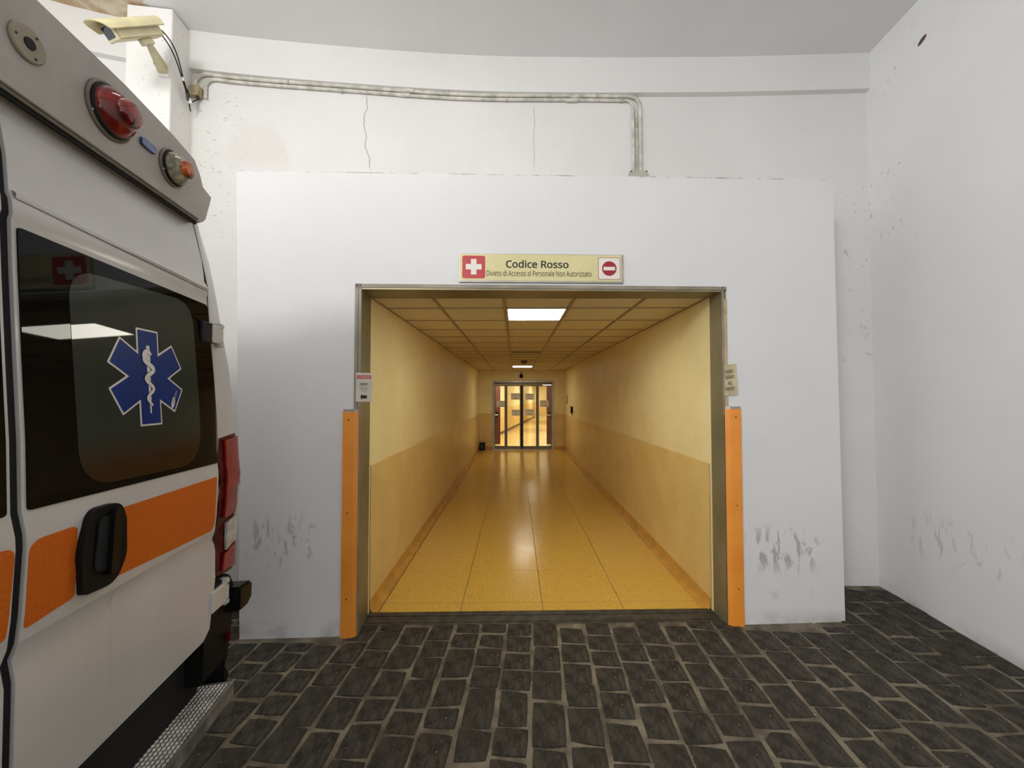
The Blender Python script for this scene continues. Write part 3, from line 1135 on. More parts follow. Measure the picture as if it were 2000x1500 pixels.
cxl, cxr = -0.512, 0.516
obj('red_square', flat(sq(cxl, 0.004, 0.086, 0.018), -0.0184), 'sign_red', t)
a, b = 0.059, 0.0205
obj('white_cross', flat([(cxl + p, 0.006 + q) for p, q in [(-b, -a), (b, -a), (b, -b), (a, -b), (a, b), (b, b), (b, a), (-b, a), (-b, b), (-a, b), (-a, -b), (-b, -b)]], -0.0191), 'sign_white', t)
obj('pictogram_border', flat(sq(cxr, 0.001, 0.085, 0.017), -0.0184), 'sign_dark_red', t)
obj('pictogram_field', flat(sq(cxr, 0.001, 0.0815, 0.015), -0.0191), 'sign_white', t)
obj('no_entry_disc', flat(circ(cxr, 0.001, 0.056), -0.0198), 'sign_dark_red', t)
obj('no_entry_bar', flat([(cxr - 0.044, -0.013), (cxr + 0.044, -0.013), (cxr + 0.044, 0.014), (cxr - 0.044, 0.014)], -0.0205), 'sign_white', t)
m4b = frame_matrix((0, -0.0192, 0), (1, 0, 0), (0, 0, 1), (0, -1, 0))
lettering('heading', [('Codice', -0.1512, 0.030, 0.2365, 0.060, 0.018), ('Rosso', 0.101, 0.0278, 0.209, 0.0556, 0.018)], m4b, 'ink', t)
lettering('subtitle', [('Divieto di Accesso al Personale Non Autorizzato', -0.018, -0.041, 0.795, 0.044, 0.004)], m4b, 'ink', t)

# small notice with the arrow on the left jamb
t = thing('arrow_notice', 'small white notice with red header and black left arrow by the left jamb', 'notice', (-1.102, py(-1.102) - 0.004, 1.810), AP + R(13))
w, h = 0.056, 0.108
mb = MB()
mb.prism([(-w, 0, -h), (w, 0, -h), (w, 0, h - 0.002), (-w, 0, h)], (0, 0.004, 0))
obj('sheet', mb, 'paper', t)
mb = MB()
mb.box(-w + 0.007, w - 0.007, -0.0008, 0.0, h - 0.045, h - 0.02)
obj('red_header', mb, 'sign_red', t)
m4 = frame_matrix((0, -0.0012, 0), (1, 0, 0), (0, 0, 1), (0, -1, 0))
lettering('header_lettering', [('ATTENZIONE', 0, h - 0.0325, 0.082, 0.011)], m4, 'sign_white', t)
lettering('lettering', [('ACCESSO', -0.001, 0.024, 0.056, 0.014, 0.03), ('VIETATO AL', 0, 0.007, 0.042, 0.008), ('PERSONALE NON', 0, -0.010, 0.062, 0.010), ('AUTORIZZ.', 0, -0.027, 0.042, 0.009)], m4, 'ink', t)
obj('black_arrow', flat([(-0.024, -0.072), (-0.014, -0.048), (-0.012, -0.060), (0.022, -0.060), (0.022, -0.084), (-0.012, -0.084), (-0.014, -0.096)], -0.0004, 0.0006), 'ink', t)

# bent yellowed paper on the right jamb
t = thing('staff_notice', 'yellowed plastic-wrapped paper with four lines, bent round the right jamb', 'notice', (1.664, py(1.664), 1.868), AP)
mb = MB()
rows = []
for i in range(6):
    z = 0.118 - 0.236 * i / 5
    rows.append([(x, -0.012 - 0.014 * max(0, (x - 0.005) / 0.045) ** 2 + 0.003 * math.sin(i * 1.3), z + 0.10 * x) for x in (-0.045, -0.03, -0.01, 0.01, 0.028, 0.042 + 0.0012 * i)])
mb.grid(rows)
mb.grid([[(x, y + 0.003, z) for x, y, z in r_] for r_ in rows])
obj('sheet', mb, 'old_paper', t)
m4 = frame_matrix((-0.006, -0.0185, 0), (1, 0, 0.1), (0, 0, 1), (0, -1, 0))
lettering('lettering', [('NGRESSO', -0.006, 0.064, 0.062, 0.027), ('ISERVATO', 0.0, 0.021, 0.066, 0.027), ('AGLI', 0.0, -0.024, 0.034, 0.027), ('PERATORI', 0.002, -0.068, 0.072, 0.027)], m4, 'ink_brown', t, 0.006)


# orange corner guards
def guard(name, pts, zt, zb, label):
    t = thing(name, label, 'corner guard', (pts[0][0], pts[0][1], zb), 0, 'orange guards of the corridor mouth')
    o = Vector((pts[0][0], pts[0][1], 0))
    mb = MB()
    inner = [(x, y + 0.001) for x, y in pts]
    mb.prism([(x - o.x, y - o.y, 0) for x, y in pts], (0, 0, zt - zb))
    obj('cover', mb, 'guard', t, bevel=0.003)
    mb = MB()
    pp = [((x - o.x) * 0.94 + (0.003 if pts[1][0] < 0 else -0.003), y - o.y + 0.003) for x, y in pts]
    mb.prism([(x, y, zt - zb) for x, y in pp], (0, 0, 0.018))
    obj('end_cap', mb, 'alu', t)
    for z in (0.28, 0.9, zt - zb - 0.06):
        mb = MB()
        a, b = Vector(pts[1]), Vector(pts[2])
        m_ = (a + b) / 2
        d = Vector((b.y - a.y, a.x - b.x))
        d = d.normalized()
        if d.y > 0:
            d = -d
        mb.lathe([(0.006, 0), (0.005, 0.002)], (m_.x - o.x, m_.y - o.y, z), (d.x, d.y, 0), (0, 0, 1), 10)
        obj('screw', mb, 'ink_brown', t)


xg0 = -1.246
guard('corner_guard', [(xg0, py(xg0, .009)), (xg0, py(xg0, .024)), (-1.160, py(-1.16, .032)), (-1.134, py(-1.134, .013)), (-1.136, py(-1.136, .009))], 1.628, -0.012,
      'orange corner guard standing on the left edge of the corridor mouth')
xg1 = 1.738
guard('corner_guard', [(xg1, py(xg1, .009)), (xg1, py(xg1, .024)), (1.648, py(1.648, .032)), (1.617, py(1.617, .013)), (1.620, py(1.62, .009))], 1.646, 0.022,
      'orange corner guard standing on the right edge of the corridor mouth')


# ------------------------------------------------------------------ conduits and boxes on the back wall
def arc(c, r, a0, a1, n=6):
    return [(c[0] + r * math.cos(R(a0 + (a1 - a0) * k / n)), c[1] + r * math.sin(R(a0 + (a1 - a0) * k / n))) for k in range(n + 1)]


def wall_path(xz, off):
    return [(x, smooth_y(x) + 0.05 - off, z) for x, z in xz]


def conduit(zh, xl, rl, zl, xv, rv, zv, r, off, label, clips, slope=0.0):
    zl_h = zh
    pts = [(xl, zl)]
    pts += arc((xl + rl, zl_h - rl), rl, 180, 90)
    x = xl + rl + 0.12
    while x < xv - rv - 0.05:
        pts.append((x, zl_h + 0.004 * math.sin(x * 3.1)))
        x += 0.14
    pts += arc((xv - rv, zl_h - rv), rv, 90, 0)
    pts += [(xv + 0.002, 4.2), (xv, zv)]
    t = thing('conduit', label, 'pipe', (0, 0, 0), 0, 'conduits under the ceiling beam')
    mb = MB()
    mb.tube(wall_path(pts, off), r, 10)
    obj('pipe', mb, 'pipe', t)
    for cx in clips:
        mb = MB()
        y = smooth_y(cx) + 0.05 - off
        mb.tube([(cx - 0.012, y, zh), (cx + 0.012, y, zh)], r + 0.004, 10)
        obj('clip', mb, 'box_grey', t)
    for cx in (-1.0, 0.55):
        mb = MB()
        y = smooth_y(cx) + 0.05 - off
        mb.tube([(cx - 0.05 + zh - 4.5, y, zh), (cx + 0.05 + zh - 4.5, y, zh)], r + 0.003, 10)
        obj('coupling', mb, 'pipe', t)


conduit(4.548, -2.748, 0.10, 4.419, 1.198, 0.10, 3.829, 0.016, 0.019, 'upper painted conduit running along the back wall under the beam', (-2.0, -0.6, 0.8))
conduit(4.511, -2.668, 0.08, 4.33, 1.132, 0.06, 3.829, 0.0135, 0.017, 'lower painted conduit running along the back wall under the beam', (-1.55, -0.05, 1.02))
t = thing('conduit', 'thin short conduit dropping between the two painted conduits above the panel', 'pipe', (0, 0, 0), 0, 'conduits under the ceiling beam')
mb = MB()
mb.tube(wall_path([(1.165, 4.42), (1.166, 4.2), (1.166, 3.829)], 0.010), 0.008, 8)
obj('pipe', mb, 'pipe', t)
mb = MB()
mb.tube(wall_path([(1.1655, 4.30), (1.1658, 4.26)], 0.010), 0.012, 8)
obj('coupling', mb, 'box_grey', t)
t = thing('junction_box', 'flat grey box where the conduits end at the top of the entrance panel', 'electrical box', (1.172, smooth_y(1.17) + 0.05, 3.785))
mb = MB()
mb.box(-0.082, 0.082, -0.05, 0.0, -0.045, 0.042)
obj('box_body', mb, 'box_grey', t, bevel=0.004)
for q in (-0.07, 0.07):
    mb = MB()
    mb.lathe([(0.007, 0), (0.006, 0.003)], (q, -0.0495, 0.032), (0, -1, 0), (0, 0, 1), 8)
    obj('screw', mb, 'ink', t)
yj = smooth_y(-2.735) + 0.05
t = thing('junction_box', 'small beige junction box in the corner under the surveillance camera cables', 'electrical box', (-2.727, yj, 4.372))
mb = MB()
mb.box(-0.042, 0.036, -0.055, 0.0, -0.045, 0.045)
obj('box_body', mb, 'box_old', t, bevel=0.004)
mb = MB()
mb.box(-0.045, 0.039, -0.064, -0.056, -0.048, 0.02)
obj('lid', mb, 'box_old', t, bevel=0.003)
mb = MB()
mb.tube([(0.01, -0.03, -0.045), (0.015, -0.03, -0.065)], 0.013, 8)
obj('cable_gland', mb, 'ink_brown', t)

# ------------------------------------------------------------------ surveillance camera on the pier
pf, pr_ = Vector((-2.776, 2.61, 4.253)), Vector((-2.692, 2.86, 4.522))
ax = (pf - pr_).normalized()
sd = ax.cross(Vector((0, 0, 1))).normalized()
up = sd.cross(ax).normalized()
mid = (pf + pr_) / 2
CM = frame_matrix((0, 0, 0), sd, up, -ax)     # x side, y up, z back
t = thing('surveillance_camera', 'cream surveillance camera with sunshield on a bracket on the white pier', 'camera', mid)
L2 = (pf - pr_).length / 2


def cb(x0, x1, y0, y1, z0, z1):
    mb = MB()
    mb.box(x0, x1, y0, y1, z0, z1, mat=CM)
    return mb


obj('housing', cb(-0.048, 0.048, -0.052, 0.034, -L2 + 0.008, L2), 'camera_side', t, bevel=0.008, bseg=2)
ff = obj('front_bezel', cb(-0.052, 0.052, -0.056, 0.036, -L2 - 0.010, -L2 + 0.012), 'camera_side', t, bevel=0.006)
obj('front_glass', cb(-0.038, 0.038, -0.036, 0.028, -L2 - 0.0125, -L2 - 0.0095), 'lens', ff)
hood = MB()
nseg = 12
outer = []
for zz in range(9):
    q = zz / 8
    row = []
    for k in range(nseg + 1):
        a = math.pi * k / nseg
        x = -0.070 * math.cos(a)
        y = 0.006 + 0.062 * math.sin(a) ** 0.7
        front = -L2 - 0.115 + 0.085 * (1 - math.sin(a)) ** 1.0
        row.append(CM @ Vector((x, y, front + (L2 + 0.03 - front) * q)))
    outer.append(row)
inner = [[p - (CM @ Vector((0, 0.004, 0))) + (CM @ Vector((0.004 if k < nseg / 2 else -0.004, 0, 0))) for k, p in enumerate(r_)] for r_ in outer]
hood.grid(outer)
hood.grid(inner)
hood.grid([outer[0], inner[0]])
hood.grid([outer[-1], inner[-1]])
obj('sunshield', hood, 'camera_cream', t)
mb = MB()
bp = CM @ Vector((0, -0.055, 0.035))
mb.box(-0.028, 0.028, -0.090, -0.05, 0.0, 0.085, mat=CM)
obj('swivel', mb, 'camera_side', t, bevel=0.006)
w0 = (CM @ Vector((0, -0.075, 0.05)))
w1 = Vector((-2.806, 3.052, 4.37)) - mid
arm = MB()
d = (w1 - w0)
s2 = d.cross(Vector((0, 0, 1))).normalized()
u2 = s2.cross(d).normalized()
rows = []
for q in (0.0, 0.12, 0.85, 1.0):
    c_ = w0 + d * q
    ww, hh = 0.015 + 0.017 * q, 0.018 + 0.018 * q
    rows.append([c_ + s2 * a + u2 * b for a, b in ((-ww, -hh), (ww, -hh), (ww, hh), (-ww, hh))])
arm.grid(rows, closed=True)
arm.add(rows[0], [(0, 1, 2, 3)])
arm.add(rows[-1], [(0, 1, 2, 3)])
obj('bracket_arm', arm, 'camera_side', t, bevel=0.003)
mb = MB()
pm = Matrix.Translation(Vector((-2.80, 3.063, 4.385)) - mid) @ Matrix.Rotation(math.atan(0.13), 4, 'Z')
mb.box(-0.042, 0.038, -0.010, 0.001, -0.075, 0.065, mat=pm)
obj('wall_plate', mb, 'pier', t, bevel=0.003)
mb = MB()
mb.lathe([(0.012, 0), (0.012, 0.006)], w0 + d * 0.82 - u2 * 0.0 + s2 * (-0.034), -s2, (0, 0, 1), 10)
obj('bolt', mb, 'ink', t)
rear = CM @ Vector((0.0, -0.01, L2))


def bez(p0, p1, p2, p3, n=12):
    p0, p1, p2, p3 = map(Vector, (p0, p1, p2, p3))
    return [p0 * (1 - u) ** 3 + p1 * 3 * u * (1 - u) ** 2 + p2 * 3 * u * u * (1 - u) + p3 * u ** 3 for u in [k / n for k in range(n + 1)]]


hang = Vector((-2.725, 3.20, 4.26))
p0 = mid + rear + Vector((0.0, 0.012, 0))
tc_ = thing('camera_cable', 'pair of black cables hanging from the surveillance camera to the junction box', 'cable', p0)
h0 = hang - p0
cords = []
for k, (dx, dz) in enumerate(((0.0, 0.0), (0.022, 0.012))):
    pts = bez((dx, 0, dz), (0.06 + 2 * dx, 0.09, -0.06), Vector((-2.725, 3.10, 4.42)) - p0, h0 + Vector((0.006 * k, 0, 0.01 * k)))
    if k == 0:
        tail = bez(h0, h0 + Vector((-0.01, 0.04, -0.04)), Vector((-2.735, yj - 0.07, 4.25)) - p0, Vector((-2.712, yj - 0.032, 4.302)) - p0)
    else:
        tail = bez(h0 + Vector((0.006, 0, 0.01)), h0 + Vector((0, 0.02, -0.03)), Vector((-2.735, 3.22, 4.2)) - p0, Vector((-2.74, 3.25, 4.17)) - p0)
    mb = MB()
    mb.tube(pts + tail[1:], 0.0045, 6)
    obj('cord', mb, 'cable', tc_)
    cords.append(pts)
mb = MB()
mb.tube([h0 + Vector((-0.002, -0.01, 0.05)), h0, h0 + Vector((0.0, 0.01, -0.03))], 0.013, 8)
obj('cable_bundle', mb, 'cable', tc_)
mb = MB()
mb.tube([h0 + Vector((0.004, 0.01, -0.012)), h0 + Vector((0.008, 0.02, -0.045))], 0.013, 8)
obj('connector', mb, 'connector', tc_)
mb = MB()
mb.tube([cords[1][9] + Vector((-0.005, 0, 0.02)), cords[1][9] + Vector((-0.004, 0.01, -0.025))], 0.009, 8)
obj('connector', mb, 'connector', tc_)

# ------------------------------------------------------------------ ambulance (local frame: x out of its rear, y across towards its right side, z up)
amb = thing('ambulance', 'white and orange ambulance parked on the left with its rear doors towards the bay', 'ambulance', (-1.23442, 0.97733, 0.0), R(8.9785))
PZ = [.30, .66, .83, 1.035, 1.09, 1.13, 1.20, 1.37, 1.40, 1.457, 1.636, 1.843, 2.078, 2.20, 2.215, 2.255, 2.27, 2.368, 2.433, 2.52, 2.8]
PN = [0, 0, .002, 0, -.010, .003, .009, .014, .012, .000, -.008, -.023, -.039, -.046, -.042, -.046, -.053, -.062, -.074, -.09, -.14]


def interp(x, X_, Y_):
    if x <= X_[0]:
        return Y_[0]
    for i in range(len(X_) - 1):
        if x <= X_[i + 1]:
            return Y_[i] + (Y_[i + 1] - Y_[i]) * (x - X_[i]) / (X_[i + 1] - X_[i])
    return Y_[-1]


def fn(z):
    return interp(z, PZ, PN)


WZ = [.30, .45, .9, 1.3, 1.5, 1.73, 1.89, 2.1, 2.3, 2.47, 2.6, 2.70, 2.76, 2.80]
WW = [0.99, 1.01, 1.085, 1.09, 1.095, 1.085, 1.065, 1.005, .955, .915, .87, .77, .62, .45]


def half(z):
    return interp(z, WZ, WW)


def corner(s, z):
    """recess of the rear corner panel behind the door plane"""
    w = half(z)
    tt = max(0.0, min(1.0, (abs(s) - 0.855) / max(0.02, w - 0.855)))
    return -0.012 - 0.020 * tt - 0.05 * max(0, (tt - 0.84) / 0.16) ** 2


def door_surf(s, z):
    return fn(z)


def corner_surf(s, z):
    return fn(z) + corner(s, z)


def skin(poly, off, thick, surf=door_surf, zc_=None, sc=None):
    """a sheet cut to the outline poly (s, z) that follows the rear surface"""
    bm = bmesh.new()
    vs = [bm.verts.new((0, s, z)) for s, z in poly]
    bm.faces.new(vs)
    zl = zc_ if zc_ is not None else PZ
    for z in zl:
        bmesh.ops.bisect_plane(bm, geom=bm.verts[:] + bm.edges[:] + bm.faces[:], plane_co=(0, 0, z), plane_no=(0, 0, 1))
    for s in (sc or []):
        bmesh.ops.bisect_plane(bm, geom=bm.verts[:] + bm.edges[:] + bm.faces[:], plane_co=(0, s, 0), plane_no=(0, 1, 0))
    bmesh.ops.triangulate(bm, faces=bm.faces[:])
    if thick:
        r = bmesh.ops.extrude_face_region(bm, geom=bm.faces[:], use_keep_orig=True)
        ext = [e for e in r['geom'] if isinstance(e, bmesh.types.BMVert)]
        es = set(ext)
        for v in bm.verts:
            v.co.x = surf(v.co.y, v.co.z) + (off if v in es else off - thick)
    else:
        for v in bm.verts:
            v.co.x = surf(v.co.y, v.co.z) + off
    bm.normal_update()
    mb = MB()
    bm.verts.index_update()
    mb.add([v.co.copy() for v in bm.verts], [tuple(v.index for v in f.verts) for f in bm.faces])
    bm.free()
    return mb


# shell: corner panels, sides, roof, nose
shell = MB()
zrows = [.30, .45, .66, .9, 1.1, 1.3, 1.5, 1.65, 1.73, 1.8, 1.89, 2.0, 2.1, 2.2, 2.3, 2.4, 2.47, 2.55, 2.6, 2.65, 2.70, 2.76, 2.80]


def front_n(z):
    return interp(z, [0.3, 0.6, 1.1, 1.35, 2.3, 2.72], [-5.5, -5.6, -5.55, -5.0, -4.2, -3.6])


for sg in (1, -1):
    rows = []
    for z in zrows:
        w = half(z)
        s0 = min(0.80, w - 0.06)
        row = [(fn(z) - (0.30 if z < 0.8 else 0.10), sg * s0, z), (fn(z) - (0.29 if z < 0.8 else 0.02), sg * s0, z)]
        for q in (0.25, 0.5, 0.7, 0.84, 0.91, 0.96, 1.0):
            s = s0 + (w - s0) * q
            row.append((corner_surf(s, z) - (0.28 if z < 0.8 else 0.0), sg * s, z))
        for dn in (-0.36, -0.8, -1.6, -2.6, -3.4):
            row.append((dn, sg * w, z))
        fnz = front_n(z)
        row += [(fnz + 0.25, sg * w * 0.985, z), (fnz + 0.08, sg * w * 0.9, z), (fnz, sg * w * 0.6, z), (fnz - 0.02, 0, z)]
        rows.append(row)
    shell.grid(rows)
    if sg == 1:
        topR = rows[-1]
    else:
        topL = rows[-1]
shell.grid([topR, [(p[0], 0, 2.82) for p in topR], topL])
obj('body', shell, 'van', amb)
mb = MB()
mb.add([(fn(z) - 0.07, s, z) for z in (0.34, 1.1, 1.6, 2.1, 2.5, 2.78) for s in (-0.86, 0.86)], [(2 * i, 2 * i + 1, 2 * i + 3, 2 * i + 2) for i in range(5)])
mb.box(-5.3, -0.3, -0.9, 0.9, 0.26, 0.34)
obj('door_backing', mb, 'rubber', amb)  # black backing that keeps the door seam dark, plus the underbody slab
mb = MB()
mb.add([(front_n(z) + 0.0 + (0.02 if z > 9 else -0.03), s * (1 - abs(z - 1.4) * 0.04), z) for z in (1.38, 1.7, 2.0, 2.3) for s in (-0.86, -0.5, 0.0, 0.5, 0.86)],
       [(5 * i + k, 5 * i + k + 1, 5 * i + k + 6, 5 * i + k + 5) for i in range(3) for k in range(4)])
obj('windscreen', mb, 'frit', amb)
for nn in (-1.15, -4.65):
    for sg in (1, -1):
        mb = MB()
        mb.lathe([(0.19, -0.10), (0.34, -0.10), (0.36, -0.07), (0.36, 0.07), (0.34, 0.10), (0.20, 0.10)], (nn, sg * 0.88, 0.357), (0, sg, 0), (0, 0, 1), 28)
        wv = obj('wheel', mb, 'rubber', amb)
        mb = MB()
        mb.lathe([(0.20, 0.06), (0.17, 0.085), (0.08, 0.075), (0.03, 0.09)], (nn, sg * 0.88, 0.357), (0, sg, 0), (0, 0, 1), 20)
        obj('hub', mb, 'alu', wv)

# rear doors (right one in full detail, left one mirrored)
DOOR = [(0.013, 0.665), (0.772, 0.668), (0.815, 0.700), (0.847, 0.90), (0.846, 1.06), (0.835, 1.13), (0.833, 1.378), (0.846, 1.50), (0.842, 1.83), (0.823, 2.18), (0.820, 2.25), (0.785, 2.56), (0.013, 2.56)]
GLASS = rounded([(0.024, 1.456), (0.836, 1.438), (0.836, 1.83), (0.818, 2.164), (0.024, 2.186)], [0.01, 0.012, 0, 0.02, 0.01], 3)
CLEAR = rounded([(0.163, 1.478), (0.715, 1.458), (0.722, 1.72), (0.708, 2.150), (0.154, 2.125)], [0.13, 0.15, 0, 0.11, 0.10], 9)
STRIPE_A = rounded([(0.020, 1.158), (0.152, 1.174), (0.147, 1.379), (0.018, 1.379)], [0.012, 0.015, 0.02, 0.035], 5)
STRIPE_B = rounded([(0.272, 1.168), (0.806, 1.138), (0.822, 1.165), (0.820, 1.378), (0.285, 1.385)], [0.01, 0.02, 0.03, 0.008, 0.01], 4)
HANDLE = rounded([(0.160, 1.170), (0.272, 1.158), (0.306, 1.235), (0.297, 1.352), (0.276, 1.412), (0.170, 1.414), (0.142, 1.300)], [0.02, 0.06, 0.08, 0.08, 0.05, 0.05, 0.14], 8)


def mir(poly, sg):
    return poly if sg > 0 else [(-s, z) for s, z in poly][::-1]


def door_parts(sg):
    dr = obj('rear_door', skin(mir(DOOR, sg), 0.0, 0.05), 'van', amb, bevel=0.004, bseg=2)
    obj('rear_window', skin(mir(GLASS, sg), 0.004, 0.006), 'frit', dr)
    obj('window_opening', skin(mir(CLEAR, sg), 0.0048, 0.0006), 'tint_reflection', dr)
    if sg > 0:
        obj('orange_stripe', skin(STRIPE_A, 0.0012, 0.001), 'film', dr)
        obj('orange_stripe', skin(STRIPE_B, 0.0012, 0.001), 'film', dr)
        # handle: dished housing with an upright grip
        hs = skin(HANDLE, 0.018, 0.018, zc_=[])
        obj('handle_housing', hs, 'black', dr, bevel=0.008, bseg=3)
        rc = rounded([(0.188, 1.222), (0.252, 1.214), (0.262, 1.375), (0.196, 1.385)], 0.025, 5)
        obj('handle_recess', skin(rc, 0.0195, 0.004, zc_=[]), 'rubber', dr)
        gp = rounded([(0.226, 1.200), (0.258, 1.196), (0.268, 1.395), (0.232, 1.398)], 0.014, 4)
        obj('handle_grip', skin(gp, 0.034, 0.016, zc_=[]), 'gloss_black', dr, bevel=0.006, bseg=2)
    else:
        obj('orange_stripe', skin(mir(rounded([(0.020, 1.158), (0.806, 1.138), (0.822, 1.165), (0.820, 1.378), (0.014, 1.379)], [0.012, 0.02, 0.03, 0.008, 0.03], 5), -1), 0.0012, 0.001), 'film', dr)
    return dr


cs = MB()
rows = []
for z in PZ[1:-1] + [2.55]:
    rows.append([(fn(z) - 0.045, -0.0125, z), (fn(z) - 0.009, -0.0125, z), (fn(z) - 0.012, 0.0, z), (fn(z) - 0.009, 0.0125, z), (fn(z) - 0.045, 0.0125, z)])
cs.grid(rows)
obj('centre_seal', cs, 'rubber', amb)
ss = MB()
rows = []
for z in [0.92, 1.06, 1.13, 1.378, 1.5, 1.65, 1.83, 1.95, 2.08, 2.18, 2.25, 2.35, 2.45, 2.53]:
    e = interp(z, [0.9, 1.06, 1.13, 1.378, 1.5, 1.83, 2.18, 2.25, 2.56], [0.847, 0.846, 0.835, 0.833, 0.846, 0.842, 0.823, 0.820, 0.785])
    rows.append([(fn(z) - 0.04, e - 0.002, z), (fn(z) - 0.003, e - 0.002, z), (fn(z) - 0.003, e + 0.013, z), (fn(z) - 0.04, e + 0.013, z)])
ss.grid(rows)
obj('side_gap_shade', ss, 'rubber', amb)  # black strip added for the shaded gap between door and corner panel
rd = door_parts(1)
ld = door_parts(-1)

# crease moulding over the window
mb = MB()
rows = []
for s in (0.02, 0.3, 0.6, 0.818):
    z = 2.274 - 0.031 * (s / 0.82)
    rows.append([(fn(z - 0.012) + 0.0045, s, z - 0.014), (fn(z) + 0.010, s, z - 0.004), (fn(z) + 0.007, s, z + 0.002), (fn(z + 0.008) + 0.0005, s, z + 0.006)])
mb.grid(rows)
obj('crease', mb, 'van', rd)

# star of life on the window
SC, SR, SH = (0.444, 1.815), 0.174, 0.052


def star(L, h):
    out = []
    for k in range(6):
        a = R(90 - 60 * k)
        ca, sa = math.cos(a), math.sin(a)
        for l_, w_ in ((L, h), (L, -h)):
            out.append((SC[0] + (l_ * ca - w_ * sa) * 0.985, SC[1] + l_ * sa + w_ * ca))
        am = a - R(30)
        out.append((SC[0] + 2 * h * math.cos(am) * 0.985, SC[1] + 2 * h * math.sin(am)))
    return out[::-1]


obj('emblem_border', skin(rounded(star(SR, SH), 0.004, 3), 0.0060, 0.0009), 'star_white', rd)
obj('emblem_star', skin(star(SR - 0.0065, SH - 0.0065), 0.0070, 0.0009), 'star_blue', rd)


def ribbon(path, widths, off):
    mb = MB()
    n = len(path)
    rows = []
    for i, (s, z) in enumerate(path):
        a, b = path[max(0, i - 1)], path[min(n - 1, i + 1)]
        d = Vector((b[0] - a[0], b[1] - a[1])).normalized()
        w = widths[i] / 2
        L_, Rr = (s - d.y * w, z + d.x * w), (s + d.y * w, z - d.x * w)
        rows.append([(door_surf(*L_) + off, L_[0], L_[1]), (door_surf(*Rr) + off, Rr[0], Rr[1])])
    mb.grid(rows)
    return mb


stf = [(SC[0] - 0.003 + 0.000 * t, SC[1] + 0.115 - 0.245 * t) for t in [k / 10 for k in range(11)]]
obj('emblem_staff', ribbon(stf, [0.014] + [0.0215 - 0.0155 * k / 10 for k in range(1, 11)], 0.0078), 'star_white', rd)
snk = []
for k in range(61):
    q = k / 60
    amp = 0.022 * (1 - 0.42 * q)
    snk.append((SC[0] - 0.001 - amp * math.sin(0.35 + q * 2 * math.pi * 2.55), SC[1] + 0.078 - 0.180 * q))
head = bez((SC[0] + 0.010, SC[1] + 0.082, 0), (SC[0] - 0.006, SC[1] + 0.104, 0), (SC[0] - 0.026, SC[1] + 0.088, 0), (snk[3][0], snk[3][1], 0), 8)
full = [(p.x, p.y) for p in head[:-1]] + snk[3:]
wd = [0.008 + 0.013 * min(1, i / 3) for i in range(8)] + [0.0185 - 0.0105 * i / 58 for i in range(58)]
obj('emblem_snake_outline', ribbon(full, [w + 0.0032 for w in wd], 0.0083), 'ink', rd)
obj('emblem_snake', ribbon(full, wd, 0.0088), 'star_white', rd)
# maker's badge low on the star: white oval and lettering, running up along the arm
bo = Vector((0.558, 1.722))
bd = Vector((0.34, 0.94)).normalized()
bm4 = frame_matrix((door_surf(0, 1.73) + 0.0086, bo.x, bo.y), (0, bd.x, bd.y), (0, -bd.y, bd.x), (1, 0, 0))
ov = [(bo.x + bd.x * 0.0235 * math.cos(a) - bd.y * 0.0085 * math.sin(a), bo.y + bd.y * 0.0235 * math.cos(a) + bd.x * 0.0085 * math.sin(a)) for a in [2 * math.pi * k / 24 for k in range(24)]]
obj('badge_oval', skin(ov, 0.0078, 0.0006), 'star_white', rd)
lettering('badge_lettering', [('ORI', 0.002, 0.0, 0.030, 0.0105)], bm4, 'ink', rd)
lettering('badge_lettering', [('ON', 0.036, 0.0, 0.022, 0.0105)], bm4, 'star_white', rd)


# hinges
def hinge(z0, z1, s0, s1, n0, nk, mat_, upper):
    t_ = amb
    mb = MB()
    mb.box(n0 - 0.010, n0 + 0.008, s0, s1 - 0.012, z0, z1)
    h_ = obj('hinge', mb, mat_, t_, bevel=0.003)
    zm = (z1 - z0)
    mb = MB()
    mb.lathe([(0.013, 0), (0.013, zm * 0.66)], (nk, s1 - 0.010, z0 + zm * 0.17), (0, 0, 1), (1, 0, 0), 14)
    obj('knuckle', mb, mat_, h_)
    mb = MB()
    mb.lathe([(0.008, 0), (0.008, zm * 1.02)], (nk, s1 - 0.010, z0 - zm * 0.01), (0, 0, 1), (1, 0, 0), 10)
    obj('hinge_pin', mb, 'rubber', h_)
    for zz in (z0 - 0.016, z1 - 0.012):
        mb = MB()
        mb.box(nk - 0.03, nk + 0.012, s1 - 0.026, s1 + 0.006, zz, zz + 0.028)
        obj('hinge_lug', mb, mat_, h_, bevel=0.006, bseg=2)
    return h_


hinge(1.995, 2.078, 0.822, 0.918, -0.030, -0.032, 'van', True)
hinge(0.765, 0.858, 0.812, 0.938, 0.006, 0.006, 'van', False)
mb = MB()
mb.box(-0.050, -0.022, 0.755, 0.835, 1.99, 2.083)
obj('hinge_cover', mb, 'black', rd, bevel=0.004)

